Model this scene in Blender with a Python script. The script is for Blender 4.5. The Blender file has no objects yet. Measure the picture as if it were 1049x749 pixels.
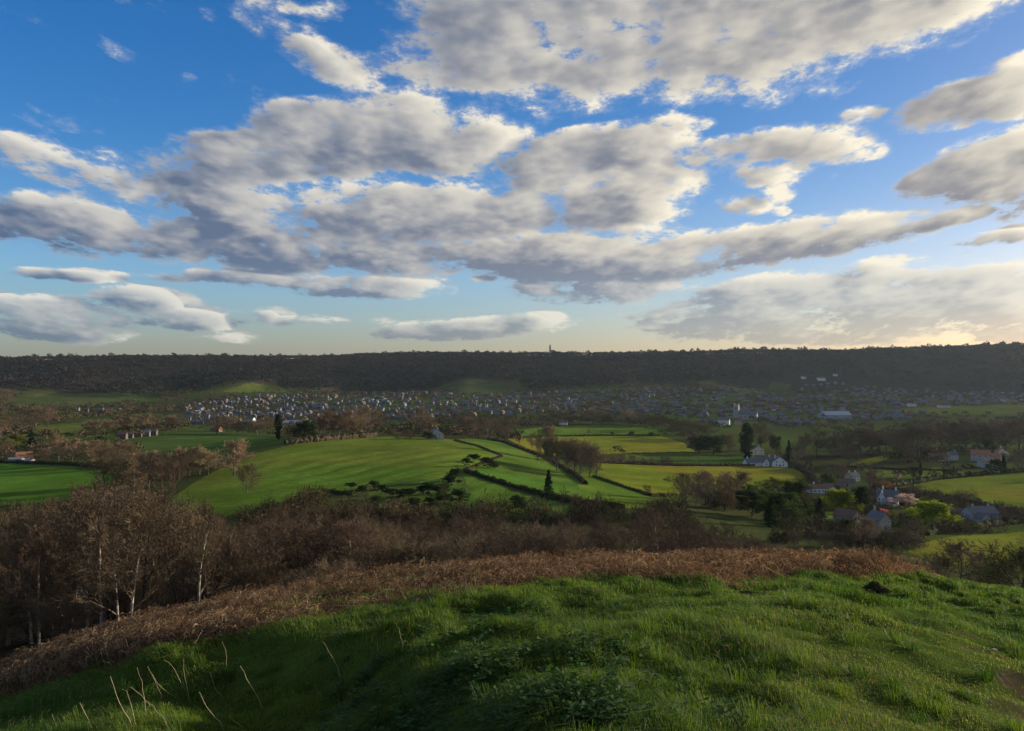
import bpy, bmesh, math, random
import numpy as np
from math import radians as R

# ------------------------------------------------------------------ camera, light, exposure
scene = bpy.context.scene
F_PX, CX, CY = 792.0, 524.5, 375.0          # focal length and horizon of the view, in picture units
EYE = 120.0                                  # eye height above the valley datum
cam_data = bpy.data.cameras.new('camera')
cam_obj = bpy.data.objects.new('camera', cam_data)
scene.collection.objects.link(cam_obj)
cam_obj.location = (0, 0, EYE)
cam_obj.rotation_euler = (R(90), 0, 0)
cam_data.sensor_width = 36
cam_data.lens = 36 * F_PX / 1049
cam_data.clip_start = 0.1
cam_data.clip_end = 60000
scene.camera = cam_obj

SUN_AZ, SUN_EL = 65.0, 10.5                  # degrees clockwise from the view direction, degrees up
SKY_STRENGTH = 0.068
SKY_SAT = 1.40
sun_data = bpy.data.lights.new('sun', 'SUN')
sun_data.energy = 5.0
sun_data.angle = R(0.53)
sun_data.color = (1.0, 0.88, 0.69)
sun_obj = bpy.data.objects.new('sun', sun_data)
scene.collection.objects.link(sun_obj)
sun_obj.location = (300, 150, 400)
sun_obj.rotation_euler = (R(90 - SUN_EL), 0, R(180 - SUN_AZ) )
vs = scene.view_settings
vs.view_transform = 'Standard'
vs.look = 'None'
vs.exposure = 0.78
vs.gamma = 1.0
vs.use_curve_mapping = False


class Nodes:
    """small helper that wires shader nodes"""
    def __init__(self, tree):
        self.t = tree

    def put(self, sock, v):
        if isinstance(v, bpy.types.NodeSocket):
            self.t.links.new(v, sock)
        else:
            sock.default_value = v

    def new(self, typ, **kw):
        n = self.t.nodes.new(typ)
        for k, v in kw.items():
            setattr(n, k, v)
        return n

    def m(self, op, a, b=None, c=None, clamp=False):
        n = self.new('ShaderNodeMath', operation=op, use_clamp=clamp)
        self.put(n.inputs[0], a)
        if b is not None:
            self.put(n.inputs[1], b)
        if c is not None:
            self.put(n.inputs[2], c)
        return n.outputs[0]

    def mix(self, f, a, b, blend='MIX'):
        n = self.new('ShaderNodeMix', data_type='RGBA', blend_type=blend)
        self.put(n.inputs[0], f)
        self.put(n.inputs[6], a)
        self.put(n.inputs[7], b)
        return n.outputs[2]

    def dot(self, a, b):
        n = self.new('ShaderNodeVectorMath', operation='DOT_PRODUCT')
        self.put(n.inputs[0], a)
        self.put(n.inputs[1], b)
        return n.outputs['Value']

    def step(self, v, lo, hi, a=0.0, b=1.0):
        n = self.new('ShaderNodeMapRange', interpolation_type='SMOOTHSTEP')
        self.put(n.inputs[0], v)
        for i, x in enumerate((lo, hi, a, b)):
            self.put(n.inputs[i + 1], x)
        return n.outputs[0]

    def noise(self, vec, scale, detail=4.0, rough=0.5, dist=0.0):
        n = self.new('ShaderNodeTexNoise', noise_dimensions='3D')
        if vec is not None:
            self.put(n.inputs['Vector'], vec)
        n.inputs['Scale'].default_value = scale
        n.inputs['Detail'].default_value = detail
        n.inputs['Roughness'].default_value = rough
        n.inputs['Distortion'].default_value = dist
        return n.outputs['Fac']


# ------------------------------------------------------------------ sky: daylight plus broken cumulus
# cloud masses by compass bearing and height above the horizon: (x, y, half width, half height, tilt, weight)
CLOUDS = [
    (640, 25, 240, 85, 0, 1.2), (800, 15, 190, 85, 0, 1.2), (930, 5, 125, 62, 12, 1.0), (505, 50, 110, 60, -10, .9), (430, 62, 60, 50, 0, .5),
    (330, 62, 95, 22, -28, .7), (660, -70, 420, 90, 0, 1.2),
    (385, 140, 135, 46, 6, 1.3), (270, 165, 120, 36, 8, 1.3), (470, 150, 75, 44, 0, 1.0), (520, 140, 30, 14, 0, .6), (540, 170, 60, 18, 0, .6),
    (50, 166, 110, 22, -14, .85), (125, 188, 60, 32, -10, .8), (8, 140, 26, 8, 0, .7),
    (110, 236, 160, 30, -3, 1.2), (320, 226, 180, 42, 0, 1.2), (455, 222, 130, 38, 0, 1.2), (205, 210, 70, 14, 0, .7), (50, 214, 55, 20, 0, .8),
    (350, 262, 150, 24, 0, 1.0), (500, 258, 80, 22, 0, 1.0),
    (600, 160, 105, 30, 10, 1.1), (672, 146, 46, 34, 0, 1.0), (605, 205, 105, 36, 0, 1.2), (690, 180, 40, 26, 0, .6),
    (790, 152, 100, 22, 4, 1.0), (786, 172, 44, 24, 0, .7), (868, 150, 44, 19, 0, .62), (897, 156, 22, 10, 0, .4), (720, 160, 36, 20, 0, .7),
    (884, 118, 32, 10, 0, .9), (765, 210, 38, 12, 0, .9), (796, 199, 20, 13, 0, .8), (710, 128, 24, 9, 0, .6), (800, 217, 12, 6, 0, .6),
    (985, 106, 85, 24, 8, 1.2), (1050, 92, 60, 30, 8, 1.1), (1045, 60, 45, 9, 10, .7), (1020, 172, 105, 36, 14, 1.3), (1060, 195, 60, 30, 14, 1.0), (1040, 240, 50, 10, 6, 1.2), (985, 248, 20, 5, 0, .5),
    (600, 266, 120, 30, 0, 1.3), (715, 262, 120, 26, 6, 1.2), (810, 246, 105, 22, 9, 1.1), (905, 236, 110, 18, 10, 1.1), (980, 223, 62, 10, 13, 1.0), (640, 240, 70, 14, 0, .7),
    (620, 297, 110, 16, 0, 1.0), (740, 298, 70, 11, 0, .9), (700, 290, 60, 10, 0, .6),
    (850, 315, 210, 40, 2, 1.3), (960, 300, 150, 36, 4, 1.1), (750, 322, 110, 22, 0, 1.0), (1060, 312, 110, 48, 0, 1.2), (690, 335, 60, 7, 0, .8), (905, 275, 40, 14, 0, .8), (980, 275, 70, 12, 0, .7),
    (70, 328, 100, 24, 0, 1.2), (150, 314, 58, 24, 0, 1.0), (205, 328, 55, 13, 0, 1.0), (110, 306, 30, 12, 0, .6), (-5, 312, 30, 14, 0, 1.0), (283, 325, 26, 11, 0, 1.1), (332, 328, 50, 6, 0, .8), (392, 329, 18, 5, 0, .7),
    (480, 337, 115, 12, 3, 1.1), (550, 328, 32, 11, 0, .9), (240, 346, 50, 7, 0, .5), (500, 286, 22, 5, 0, .6),
    (75, 282, 70, 8, 0, .9), (190, 285, 50, 7, 0, .7), (275, 287, 85, 10, -3, 1.0), (375, 294, 95, 15, 0, 1.1),
    (340, 8, 36, 15, 0, .6), (275, 4, 40, 13, 0, .6), (105, -2, 30, 8, 0, .5), (140, 58, 50, 14, -10, .3), (190, 80, 16, 7, 0, .3),
]


def bearing(px, py):
    u = (px - CX) / F_PX
    th = math.atan(u)
    return th, (CY - py) / F_PX * math.cos(th)


world = bpy.data.worlds.new('World')
scene.world = world
world.use_nodes = True
wt = world.node_tree


def cloud_group(detail, smallest):
    g = bpy.data.node_groups.new('cloud density', 'ShaderNodeTree')
    g.interface.new_socket('bearing', in_out='INPUT', socket_type='NodeSocketVector')
    g.interface.new_socket('density', in_out='OUTPUT', socket_type='NodeSocketFloat')
    g.interface.new_socket('mass', in_out='OUTPUT', socket_type='NodeSocketFloat')
    g.interface.new_socket('side', in_out='OUTPUT', socket_type='NodeSocketFloat')
    N = Nodes(g)
    gi, go = N.new('NodeGroupInput'), N.new('NodeGroupOutput')
    p = gi.outputs[0]
    pa = N.new('ShaderNodeVectorMath', operation='ADD')
    N.put(pa.inputs[0], p)
    pa.inputs[1].default_value = (0, 0, 1)
    p1 = pa.outputs[0]
    total = wsum = lsum = None
    for (px, py, rx, ry, tilt, wgt) in CLOUDS:
        if rx * ry < smallest:
            continue
        th, v = bearing(px, py)
        c = math.cos(th)
        rx2, ry2 = 1.2 * rx / F_PX * c * c, 1.2 * ry / F_PX * c
        ca, sa = math.cos(R(tilt)), math.sin(R(tilt))
        e = N.dot(p1, (ca / rx2, sa / rx2, -(ca * th + sa * v) / rx2))
        f = N.dot(p1, (-sa / ry2, ca / ry2, (sa * th - ca * v) / ry2))
        r2 = N.m('MULTIPLY_ADD', e, e, N.m('MULTIPLY', f, f))
        b = N.m('MULTIPLY_ADD', r2, -wgt, wgt)
        total = N.m('MAXIMUM', b, 0.0) if total is None else N.m('SMOOTH_MAX', total, b, 0.12)
        if smallest:
            # which side of this bank faces the sun
            up = max(-0.55, min(0.75, (0.40 - v) * 3.2))
            lf = N.m('MINIMUM', N.m('MAXIMUM', N.m('MULTIPLY_ADD', e, 0.40, N.m('MULTIPLY', f, up)), -1.0), 1.0)
            bp = N.m('ADD', N.m('MAXIMUM', b, 0.0), 0.004)
            bp = N.m('MULTIPLY', bp, bp)
            wsum = bp if wsum is None else N.m('ADD', wsum, bp)
            lsum = N.m('MULTIPLY', bp, lf) if lsum is None else N.m('MULTIPLY_ADD', bp, lf, lsum)
    sx = N.new('ShaderNodeSeparateXYZ')
    N.put(sx.inputs[0], p)
    th, v = sx.outputs[0], sx.outputs[1]
    # elsewhere in the sky (behind and above) the clouds go on without the placed masses
    away = N.step(N.m('ABSOLUTE', th), 0.66, 1.0)
    high = N.step(v, 0.55, 0.8)
    total = N.m('MULTIPLY_ADD', N.m('MAXIMUM', away, high), 0.30, total)
    vv = N.m('MAXIMUM', N.m('ADD', v, 0.20), 0.05)
    q = N.new('ShaderNodeCombineXYZ')
    N.put(q.inputs[0], N.m('DIVIDE', th, N.m('ADD', vv, 0.30)))
    N.put(q.inputs[1], N.m('MULTIPLY', N.m('LOGARITHM', vv, math.e), 1.15))
    nz = N.new('ShaderNodeTexNoise', noise_dimensions='2D')
    N.put(nz.inputs['Vector'], q.outputs[0])
    for key, val in (('Scale', 6.6), ('Detail', detail), ('Roughness', 0.70 if detail > 4 else 0.62)):
        nz.inputs[key].default_value = val
    n1 = nz.outputs['Fac']
    wob = N.new('ShaderNodeVectorMath', operation='MULTIPLY_ADD')
    N.put(wob.inputs[0], nz.outputs['Color'])
    wob.inputs[1].default_value = (0.07, 0.07, 0)
    N.put(wob.inputs[2], q.outputs[0])
    vo = N.new('ShaderNodeTexVoronoi', voronoi_dimensions='2D', feature='F1', normalize=True)
    N.put(vo.inputs['Vector'], wob.outputs[0])
    for key, val in (('Scale', 17.0), ('Detail', 2.0 if detail > 4 else 1.0), ('Roughness', 0.5)):
        vo.inputs[key].default_value = val
    puff = N.m('SUBTRACT', 0.38, vo.outputs['Distance'])
    t = N.m('MINIMUM', total, 0.9)
    d = N.m('MULTIPLY_ADD', N.m('SUBTRACT', n1, 0.5), 2.8, t)
    d = N.m('MULTIPLY_ADD', puff, 0.8, d)
    d = N.m('MULTIPLY_ADD', N.m('SUBTRACT', N.m('MINIMUM', total, 0.3), 0.3), 0.9, d)
    N.put(go.inputs[0], N.m('SUBTRACT', d, 0.44))
    N.put(go.inputs[1], total)
    if smallest:
        N.put(go.inputs[2], N.m('DIVIDE', lsum, wsum))
    return g


def build_sky():
    N = Nodes(wt)
    bg = wt.nodes['Background']
    sky = N.new('ShaderNodeTexSky', sky_type='NISHITA', sun_disc=False)
    sky.sun_elevation = R(SUN_EL)
    sky.sun_rotation = R(SUN_AZ)
    sky.ozone_density = 2.0
    sky.dust_density = 0.6
    hs = N.new('ShaderNodeHueSaturation')
    N.put(hs.inputs['Color'], sky.outputs[0])
    tc = N.new('ShaderNodeTexCoord')
    sx = N.new('ShaderNodeSeparateXYZ')
    N.put(sx.inputs[0], tc.outputs['Generated'])
    x, y, z = sx.outputs
    hor = N.m('MAXIMUM', N.m('SQRT', N.m('MULTIPLY_ADD', x, x, N.m('MULTIPLY', y, y))), 1e-4)
    v = N.m('DIVIDE', z, hor)
    th = N.m('ARCTAN2', x, y)
    # deeper blue away from the horizon
    N.put(hs.inputs['Saturation'], N.step(v, 0.0, 0.30, 1.0, SKY_SAT))
    hs.inputs['Value'].default_value = 1.0
    pos = N.new('ShaderNodeCombineXYZ')
    N.put(pos.inputs[0], th)
    N.put(pos.inputs[1], v)
    # direction towards the sun across the sky
    to_sun = N.new('ShaderNodeVectorMath', operation='SUBTRACT')
    to_sun.inputs[0].default_value = (R(SUN_AZ), math.tan(R(SUN_EL)) + 0.12, 0)
    N.put(to_sun.inputs[1], pos.outputs[0])
    nrm = N.new('ShaderNodeVectorMath', operation='NORMALIZE')
    N.put(nrm.inputs[0], to_sun.outputs[0])
    gfull, gsoft = cloud_group(8.0, 0), cloud_group(3.0, 1)

    def density(group, dist):
        mv = N.new('ShaderNodeVectorMath', operation='MULTIPLY_ADD')
        N.put(mv.inputs[0], nrm.outputs[0])
        N.put(mv.inputs[1], (dist, dist * 0.8, 0))
        N.put(mv.inputs[2], pos.outputs[0])
        gn = N.new('ShaderNodeGroup')
        gn.node_tree = group
        N.put(gn.inputs[0], mv.outputs[0])
        return gn.outputs

    d0, m0, _s = density(gfull, 0.0)
    d1, m1, side = density(gsoft, 0.03)
    body = N.step(N.m('MULTIPLY_ADD', m1, 0.75, N.m('MULTIPLY', m0, 0.25)), 0.20, 0.80)
    thin = N.m('EXPONENT', N.m('MULTIPLY', N.m('MAXIMUM', d0, 0.0), -2.4))
    thin = N.m('MULTIPLY', thin, N.step(v, 0.05, 0.26, 0.45, 1.0))
    slope = N.step(N.m('MULTIPLY_ADD', side, 0.9, N.m('MULTIPLY', N.m('SUBTRACT', d0, d1), 0.60)), -0.55, 0.75)
    bright = N.m('MULTIPLY_ADD', slope, 0.78, N.m('MULTIPLY_ADD', thin, 0.52, N.m('MULTIPLY_ADD', body, -0.40, 0.22)), clamp=True)
    k = 1.0 / SKY_STRENGTH / (2 ** vs.exposure)
    nearsun = N.step(th, -0.7, 0.75)
    lowsky = N.step(v, 0.02, 0.16, 1.0, 0.0)
    cool, warm = (0.100, 0.155, 0.265, 1), (0.30, 0.30, 0.325, 1)
    shade = N.mix(nearsun, tuple(c * k for c in cool[:3]) + (1,), tuple(c * k for c in warm[:3]) + (1,))
    sunny = N.mix(nearsun, (0.80 * k, 0.76 * k, 0.68 * k, 1), (1.02 * k, 0.93 * k, 0.74 * k, 1))
    cloud = N.mix(bright, shade, sunny)
    hazed = N.m('MULTIPLY', lowsky, N.m('MULTIPLY_ADD', nearsun, 0.25, 0.25))
    base = N.mix(N.step(v, 0.0, 0.13), N.mix(nearsun, (0.86, 0.99, 1.42, 1), (1.12, 1.00, 1.14, 1)), N.mix(nearsun, (0.95, 1.25, 1.75, 1), (1.12, 1.03, 1.25, 1)))
    base = N.mix(1.0, hs.outputs[0], base, 'MULTIPLY')
    cloud = N.mix(hazed, cloud, base)
    alpha = N.m('ADD', N.m('MULTIPLY', N.step(d0, -0.35, 0.30), 0.32), N.m('MULTIPLY', N.step(d0, -0.05, 0.34), 0.68))
    above = N.step(v, 0.004, 0.03)
    out = N.mix(N.m('MULTIPLY', alpha, above), base, cloud)
    N.put(bg.inputs[0], out)
    bg.inputs[1].default_value = SKY_STRENGTH
    world.cycles.sampling_method = 'MANUAL'
    world.cycles.sample_map_resolution = 256


build_sky()


# ------------------------------------------------------------------ materials
def material(name, col, rough=0.9, var=0.0, scale=1.0, col2=None, attr=None, bump=0.0, bscale=30.0, spec=0.04, trans=None, detail=5.0, obj_var=0.0):
    m = bpy.data.materials.new(name)
    m.use_nodes = True
    N = Nodes(m.node_tree)
    b = m.node_tree.nodes['Principled BSDF']
    b.inputs['Roughness'].default_value = rough
    b.inputs['Specular IOR Level'].default_value = spec
    tc = N.new('ShaderNodeTexCoord')
    base = tuple(col) + (1,)
    if attr:
        a = N.new('ShaderNodeAttribute', attribute_name=attr)
        base = a.outputs['Color']
    out = base
    if col2 is not None:
        n = N.noise(tc.outputs['Object'], scale, detail, 0.6)
        out = N.mix(N.step(n, 0.36, 0.64), base, tuple(col2) + (1,))
    if var:
        n = N.noise(tc.outputs['Object'], scale * 2.7, detail, 0.65)
        out = N.mix(1.0, out, N.mix(N.step(n, 0.3, 0.7), (1 - var,) * 3 + (1,), (1 + var,) * 3 + (1,)), 'MULTIPLY')
    if obj_var:
        oi = N.new('ShaderNodeObjectInfo')
        hs = N.new('ShaderNodeHueSaturation')
        N.put(hs.inputs['Value'], N.m('MULTIPLY_ADD', oi.outputs['Random'], 2 * obj_var, 1 - obj_var))
        r2 = N.m('FRACT', N.m('MULTIPLY', oi.outputs['Random'], 7.13))
        N.put(hs.inputs['Hue'], N.m('MULTIPLY_ADD', r2, 0.03, 0.485))
        N.put(hs.inputs['Color'], out)
        out = hs.outputs[0]
    N.put(b.inputs['Base Color'], out)
    if bump:
        n = N.noise(tc.outputs['Object'], bscale, 4.0, 0.6)
        bp = N.new('ShaderNodeBump')
        bp.inputs['Strength'].default_value = bump
        bp.inputs['Distance'].default_value = 0.05
        N.put(bp.inputs['Height'], n)
        N.put(b.inputs['Normal'], bp.outputs[0])
    if trans:
        t = N.new('ShaderNodeBsdfTranslucent')
        N.put(t.inputs[0], N.mix(1.0, out, tuple(trans) + (1,), 'MULTIPLY') if isinstance(out, bpy.types.NodeSocket) else tuple(c * k for c, k in zip(col, trans)) + (1,))
        mx = N.new('ShaderNodeMixShader')
        mx.inputs[0].default_value = 0.4
        N.put(mx.inputs[1], b.outputs[0])
        N.put(mx.inputs[2], t.outputs[0])
        N.put(m.node_tree.nodes['Material Output'].inputs[0], mx.outputs[0])
    return m


# ------------------------------------------------------------------ mesh helpers
def mesh_obj(name, verts, faces, mats, parent=None, mat_idx=None, colors=None, smooth=False):
    """one mesh object from arrays; faces: array (n,3|4) or list of tuples"""
    me = bpy.data.meshes.new(name)
    verts = np.asarray(verts, dtype=np.float32)
    if isinstance(faces, np.ndarray):
        nf, k = faces.shape
        me.vertices.add(len(verts))
        me.vertices.foreach_set('co', verts.ravel())
        me.loops.add(nf * k)
        me.loops.foreach_set('vertex_index', faces.astype(np.int32).ravel())
        me.polygons.add(nf)
        me.polygons.foreach_set('loop_start', np.arange(nf, dtype=np.int32) * k)
    else:
        me.from_pydata(verts.tolist(), [], [tuple(f) for f in faces])
    me.update(calc_edges=True)
    for m in (mats if isinstance(mats, (list, tuple)) else [mats]):
        me.materials.append(m)
    if mat_idx is not None:
        me.polygons.foreach_set('material_index', np.asarray(mat_idx, dtype=np.int32))
    if colors is not None:
        ca = me.color_attributes.new('tint', 'FLOAT_COLOR', 'POINT')
        c4 = np.ones((len(verts), 4), dtype=np.float32)
        c4[:, :3] = colors
        ca.data.foreach_set('color', c4.ravel())
    me.polygons.foreach_set('use_smooth', np.full(len(me.polygons), smooth, dtype=bool))
    o = bpy.data.objects.new(name, me)
    scene.collection.objects.link(o)
    if parent is not None:
        o.parent = parent
    return o


def tag(o, label=None, cat=None, group=None, kind=None):
    if label:
        o['label'] = label
    if cat:
        o['category'] = cat
    if group:
        o['group'] = group
    if kind:
        o['kind'] = kind
    return o


def empty(name, loc, rz=0.0, s=1.0):
    o = bpy.data.objects.new(name, None)
    scene.collection.objects.link(o)
    o.location = loc
    o.rotation_euler = (0, 0, rz)
    o.scale = (s, s, s) if not isinstance(s, tuple) else s
    return o


def copy_tree(src, parent=None):
    c = src.copy()
    scene.collection.objects.link(c)
    c.parent = parent
    for ch in list(src.children):
        copy_tree(ch, c)
    return c


# ------------------------------------------------------------------ the lie of the land
rng = np.random.default_rng(7)


def value_noise(x, y, seed=0):
    xi, yi = np.floor(x).astype(np.int64), np.floor(y).astype(np.int64)
    fx, fy = x - xi, y - yi
    fx, fy = fx * fx * fx * (fx * (fx * 6 - 15) + 10), fy * fy * fy * (fy * (fy * 6 - 15) + 10)

    def h(i, j):
        n = (i * 374761393 + j * 668265263 + seed * 1442695041) & 0x7FFFFFFF
        n = ((n ^ (n >> 13)) * 1274126177) & 0x7FFFFFFF
        return ((n ^ (n >> 16)) & 0xFFFF) / 65535.0
    return (h(xi, yi) * (1 - fx) + h(xi + 1, yi) * fx) * (1 - fy) + (h(xi, yi + 1) * (1 - fx) + h(xi + 1, yi + 1) * fx) * fy


def fbm(x, y, octaves=4, seed=0, gain=0.5):
    t, a, s = 0, 1.0, 0
    for k in range(octaves):
        t = t + a * (value_noise(x * 2 ** k + 17.3 * k, y * 2 ** k - 9.1 * k, seed + k) - 0.5)
        s += a
        a *= gain
    return t / s


def pchip(x, y, xq):
    x, y = np.asarray(x, float), np.asarray(y, float)
    h = np.diff(x)
    dl = np.diff(y) / h
    d = np.zeros_like(y)
    for i in range(1, len(x) - 1):
        if dl[i - 1] * dl[i] > 0:
            w1, w2 = 2 * h[i] + h[i - 1], h[i] + 2 * h[i - 1]
            d[i] = (w1 + w2) / (w1 / dl[i - 1] + w2 / dl[i])
    d[0], d[-1] = dl[0], dl[-1]
    i = np.clip(np.searchsorted(x, xq) - 1, 0, len(x) - 2)
    t = np.clip((xq - x[i]) / h[i], 0, 1)
    return ((2 * t ** 3 - 3 * t ** 2 + 1) * y[i] + (t ** 3 - 2 * t ** 2 + t) * h[i] * d[i] + (-2 * t ** 3 + 3 * t ** 2) * y[i + 1] + (t ** 3 - t ** 2) * h[i] * d[i + 1])


# brow of the near hill by bearing: (bearing as picture x, height of the brow line, distance of the brow)
BROW_X = [-300, -100, 0, 100, 200, 300, 400, 500, 600, 700, 800, 900, 940, 1000, 1049, 1150, 1400]
BROW_Y = [790, 725, 692, 662, 637, 615, 600, 590, 582, 579, 579, 584, 589, 600, 609, 630, 690]
BROW_D = [16, 17, 18, 19, 20, 21, 22, 23, 24, 25, 26, 27, 28, 29, 30, 30, 28]
# valley section per bearing: (distance, height relative to the eye)
SECTIONS = {
    -300: [(45, -22), (90, -34), (150, -42), (270, -49), (420, -56), (850, -67), (1200, -68), (1500, -66), (1700, -52), (2300, 12), (2700, 12), (4000, -30), (6500, -60)],
    0: [(45, -17.5), (90, -30), (150, -40), (270, -48), (420, -55), (560, -58), (850, -67), (1200, -68), (1450, -64), (1650, -54), (2150, 6), (2400, 14), (3000, 4), (4500, -40), (6500, -60)],
    150: [(45, -15.5), (90, -27), (150, -37), (250, -44), (400, -51), (560, -58), (850, -68), (1200, -72), (1500, -66), (1700, -58), (2200, 10), (2450, 19), (3000, 8), (4500, -40), (6500, -60)],
    330: [(45, -14), (90, -25), (150, -33), (230, -39.5), (330, -41.5), (480, -44), (800, -70), (1100, -73), (1500, -61), (1750, -50), (2300, 10), (2900, 27), (3500, 8), (4500, -40), (6500, -60)],
    470: [(45, -13), (90, -25), (140, -34), (200, -38.5), (330, -44), (500, -48.5), (800, -69), (1100, -71), (1500, -61), (1750, -52), (2300, 14), (2900, 37), (3500, 10), (4500, -40), (6500, -60)],
    600: [(45, -12.5), (90, -25), (140, -33), (210, -38), (300, -47), (430, -57), (520, -62), (800, -73), (950, -74), (1250, -70), (1700, -54), (1850, -42), (2250, 14), (2500, 29), (3100, 8), (4500, -40), (6500, -60)],
    800: [(45, -12.5), (90, -25), (140, -34.5), (210, -43), (320, -54.5), (500, -66), (560, -67.5), (850, -75), (1050, -73), (1600, -50), (1750, -38), (2000, 14), (2250, 36), (3000, 14), (4500, -40), (6500, -60)],
    1000: [(45, -14), (90, -28), (140, -37), (190, -43.5), (260, -52.5), (340, -58), (430, -62), (560, -67), (850, -70), (1350, -60), (1650, -44), (1950, 20), (2200, 48), (3000, 20), (4500, -40), (6500, -60)],
    1200: [(45, -16), (90, -30), (140, -38), (190, -44), (260, -52), (340, -58), (560, -66), (850, -68), (1350, -58), (1650, -40), (1950, 24), (2200, 50), (3000, 20), (4500, -40), (6500, -60)],
    1500: [(45, -18), (90, -33), (190, -45), (340, -58), (850, -68), (1500, -58), (2600, 30), (3500, 0), (4500, -40), (6500, -60)],
}
R_GRID = np.exp(np.linspace(math.log(0.25), math.log(6500), 900))
AZ_GRID = np.radians(np.linspace(-180, 180, 1441))


def build_height_table():
    cols = sorted(SECTIONS)
    az_c = [math.atan((c - CX) / F_PX) for c in cols]
    # valley sections resampled on the common distances
    logr = np.log(R_GRID)
    brow_az = [math.atan((c - CX) / F_PX) for c in BROW_X]
    az_all = np.concatenate([[-math.pi], np.radians(np.linspace(-60, 60, 121)), [math.pi]])
    sec = []
    for c, a in zip(cols, az_c):
        s = SECTIONS[c]
        sec.append(s)
    table = []
    far = []
    for s, a in zip(sec, az_c):
        rr = np.array([p[0] for p in s]) / math.cos(a)
        far.append(pchip(np.log(np.concatenate([[1.0], rr])), np.concatenate([[-1.7], [p[1] for p in s]]), logr))
    far = np.array(far)
    for a in az_all:
        ac = np.clip(a, az_c[0], az_c[-1])
        w = np.array([pchip(az_c, far[:, j], np.array([ac]))[0] for j in range(0, len(R_GRID), 4)])
        fz = np.interp(logr, logr[::4], w)
        ab = np.clip(a, brow_az[0], brow_az[-1])
        by = pchip(brow_az, BROW_Y, np.array([ab]))[0]
        bd = pchip(brow_az, BROW_D, np.array([ab]))[0]
        ca = math.cos(ac)
        Y = R_GRID * ca
        dep = (by - CY) / F_PX
        b = 1.7 / bd ** 2
        aa = dep - 2 * 1.7 / bd
        near = -1.7 - aa * Y - b * Y * Y
        hb = -dep * bd
        lin = hb - (dep + 0.02) * (Y - bd)
        near = np.where(Y > bd, lin, near)
        t = np.clip((Y - bd) / (48 - bd), 0, 1)
        t = t * t * (3 - 2 * t)
        table.append(near * (1 - t) + fz * t)
    table = np.array(table)
    # towards the back both edges meet on a gently falling hilltop
    back = np.minimum(-1.7 - 0.10 * R_GRID, 0)
    back = np.maximum(back, -75)
    table[0] = table[-1] = back
    out = np.empty((len(AZ_GRID), len(R_GRID)))
    for j in range(len(R_GRID)):
        out[:, j] = np.interp(AZ_GRID, az_all, table[:, j])
    # smooth across bearings
    k = np.array([1, 2, 3, 4, 3, 2, 1], float)
    k /= k.sum()
    pad = np.concatenate([out[-4:-1], out, out[1:4]])
    out = sum(k[i] * pad[i:i + len(out)] for i in range(7))
    return out


H_TABLE = build_height_table()
LOG0, LOGS = math.log(R_GRID[0]), (math.log(R_GRID[-1]) - math.log(R_GRID[0])) / (len(R_GRID) - 1)


def ground_z(x, y, detail=True):
    x, y = np.asarray(x, float), np.asarray(y, float)
    r = np.hypot(x, y)
    az = np.arctan2(x, y)
    fi = np.clip((az + math.pi) / (2 * math.pi) * (len(AZ_GRID) - 1), 0, len(AZ_GRID) - 1.001)
    fj = np.clip((np.log(np.maximum(r, 0.26)) - LOG0) / LOGS, 0, len(R_GRID) - 1.001)
    i, j = fi.astype(int), fj.astype(int)
    a, b = fi - i, fj - j
    h = (H_TABLE[i, j] * (1 - b) + H_TABLE[i, j + 1] * b) * (1 - a) + (H_TABLE[i + 1, j] * (1 - b) + H_TABLE[i + 1, j + 1] * b) * a
    if detail:
        w = np.clip((r - 120) / 300, 0, 1)
        h = h + w * 2.0 * fbm(x / 140, y / 140, 3, 3)
        wr = np.clip((r - 1600) / 250, 0, 1) * np.clip((2230 - r) / 260, 0, 1)
        h = h + wr * 95 * fbm(x / 330, y / 800, 3, 9)
        wn = np.clip((60 - r) / 30, 0, 1)
        wn = wn * (1 - 0.5 * np.clip((x / np.maximum(y, 0.1) - 0.22) / 0.2, 0, 1) * np.clip((11.5 - y) / 3, 0, 1))
        h = h + wn * (0.34 * fbm(x / 2.6, y / 2.0, 2, 21) + 0.30 * fbm(x / 1.05, y / 0.85, 2, 23) + 0.15 * fbm(x / 0.55, y / 0.5, 2, 31)) * np.clip((r - 0.5) / 3, 0, 1)
    # a bank in the near grass: ground drops to the left of a line, then recovers
    lx, ly = -0.248, 0.969
    s = -((x - 0.55) * ly - (y - 4.2) * lx) + 0.5 * fbm(x / 0.9, y / 0.9, 2, 33)
    f = np.clip((10.5 - r) / 3.0, 0, 1) * np.clip((r - 1.5) / 1.5, 0, 1)

    def sm(t):
        t = np.clip(t, 0, 1)
        return t * t * (3 - 2 * t)
    h = h + f * (0.10 * sm((s + 1.2) / 1.2) - 0.62 * sm(s / 1.5) + 0.40 * sm((s - 1.9) / 2.0))
    h = h + np.clip((r - 1900) / 300, 0, 1) * np.clip((3400 - r) / 300, 0, 1) * 17.0 * fbm(x / 330, y / 210, 3, 57)
    # added fold, shaped so that low sun leaves shade across the striped field
    fx = x + 50 + 0.10 * (y - 365)
    win = np.exp(-((x + 62) / 62) ** 4) * np.exp(-((y - 340) / 105) ** 4)
    h = h + 3.4 * fx / 34 * np.exp(-(fx / 34) ** 2 / 2) * win
    # added ridge and furrow, shaped so grazing sun suggests long tree shadows
    across = x * 0.937 - y * 0.35 + 14 * fbm(x / 60, y / 60, 2, 66)
    h = h + win * (0.30 * np.sin(across * 2 * math.pi / 15.0) + 0.16 * np.sin(across * 2 * math.pi / 6.4 + 1.0)) * (0.6 + 1.6 * fbm(x / 35, y / 35, 2, 67))
    return EYE + h


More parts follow.
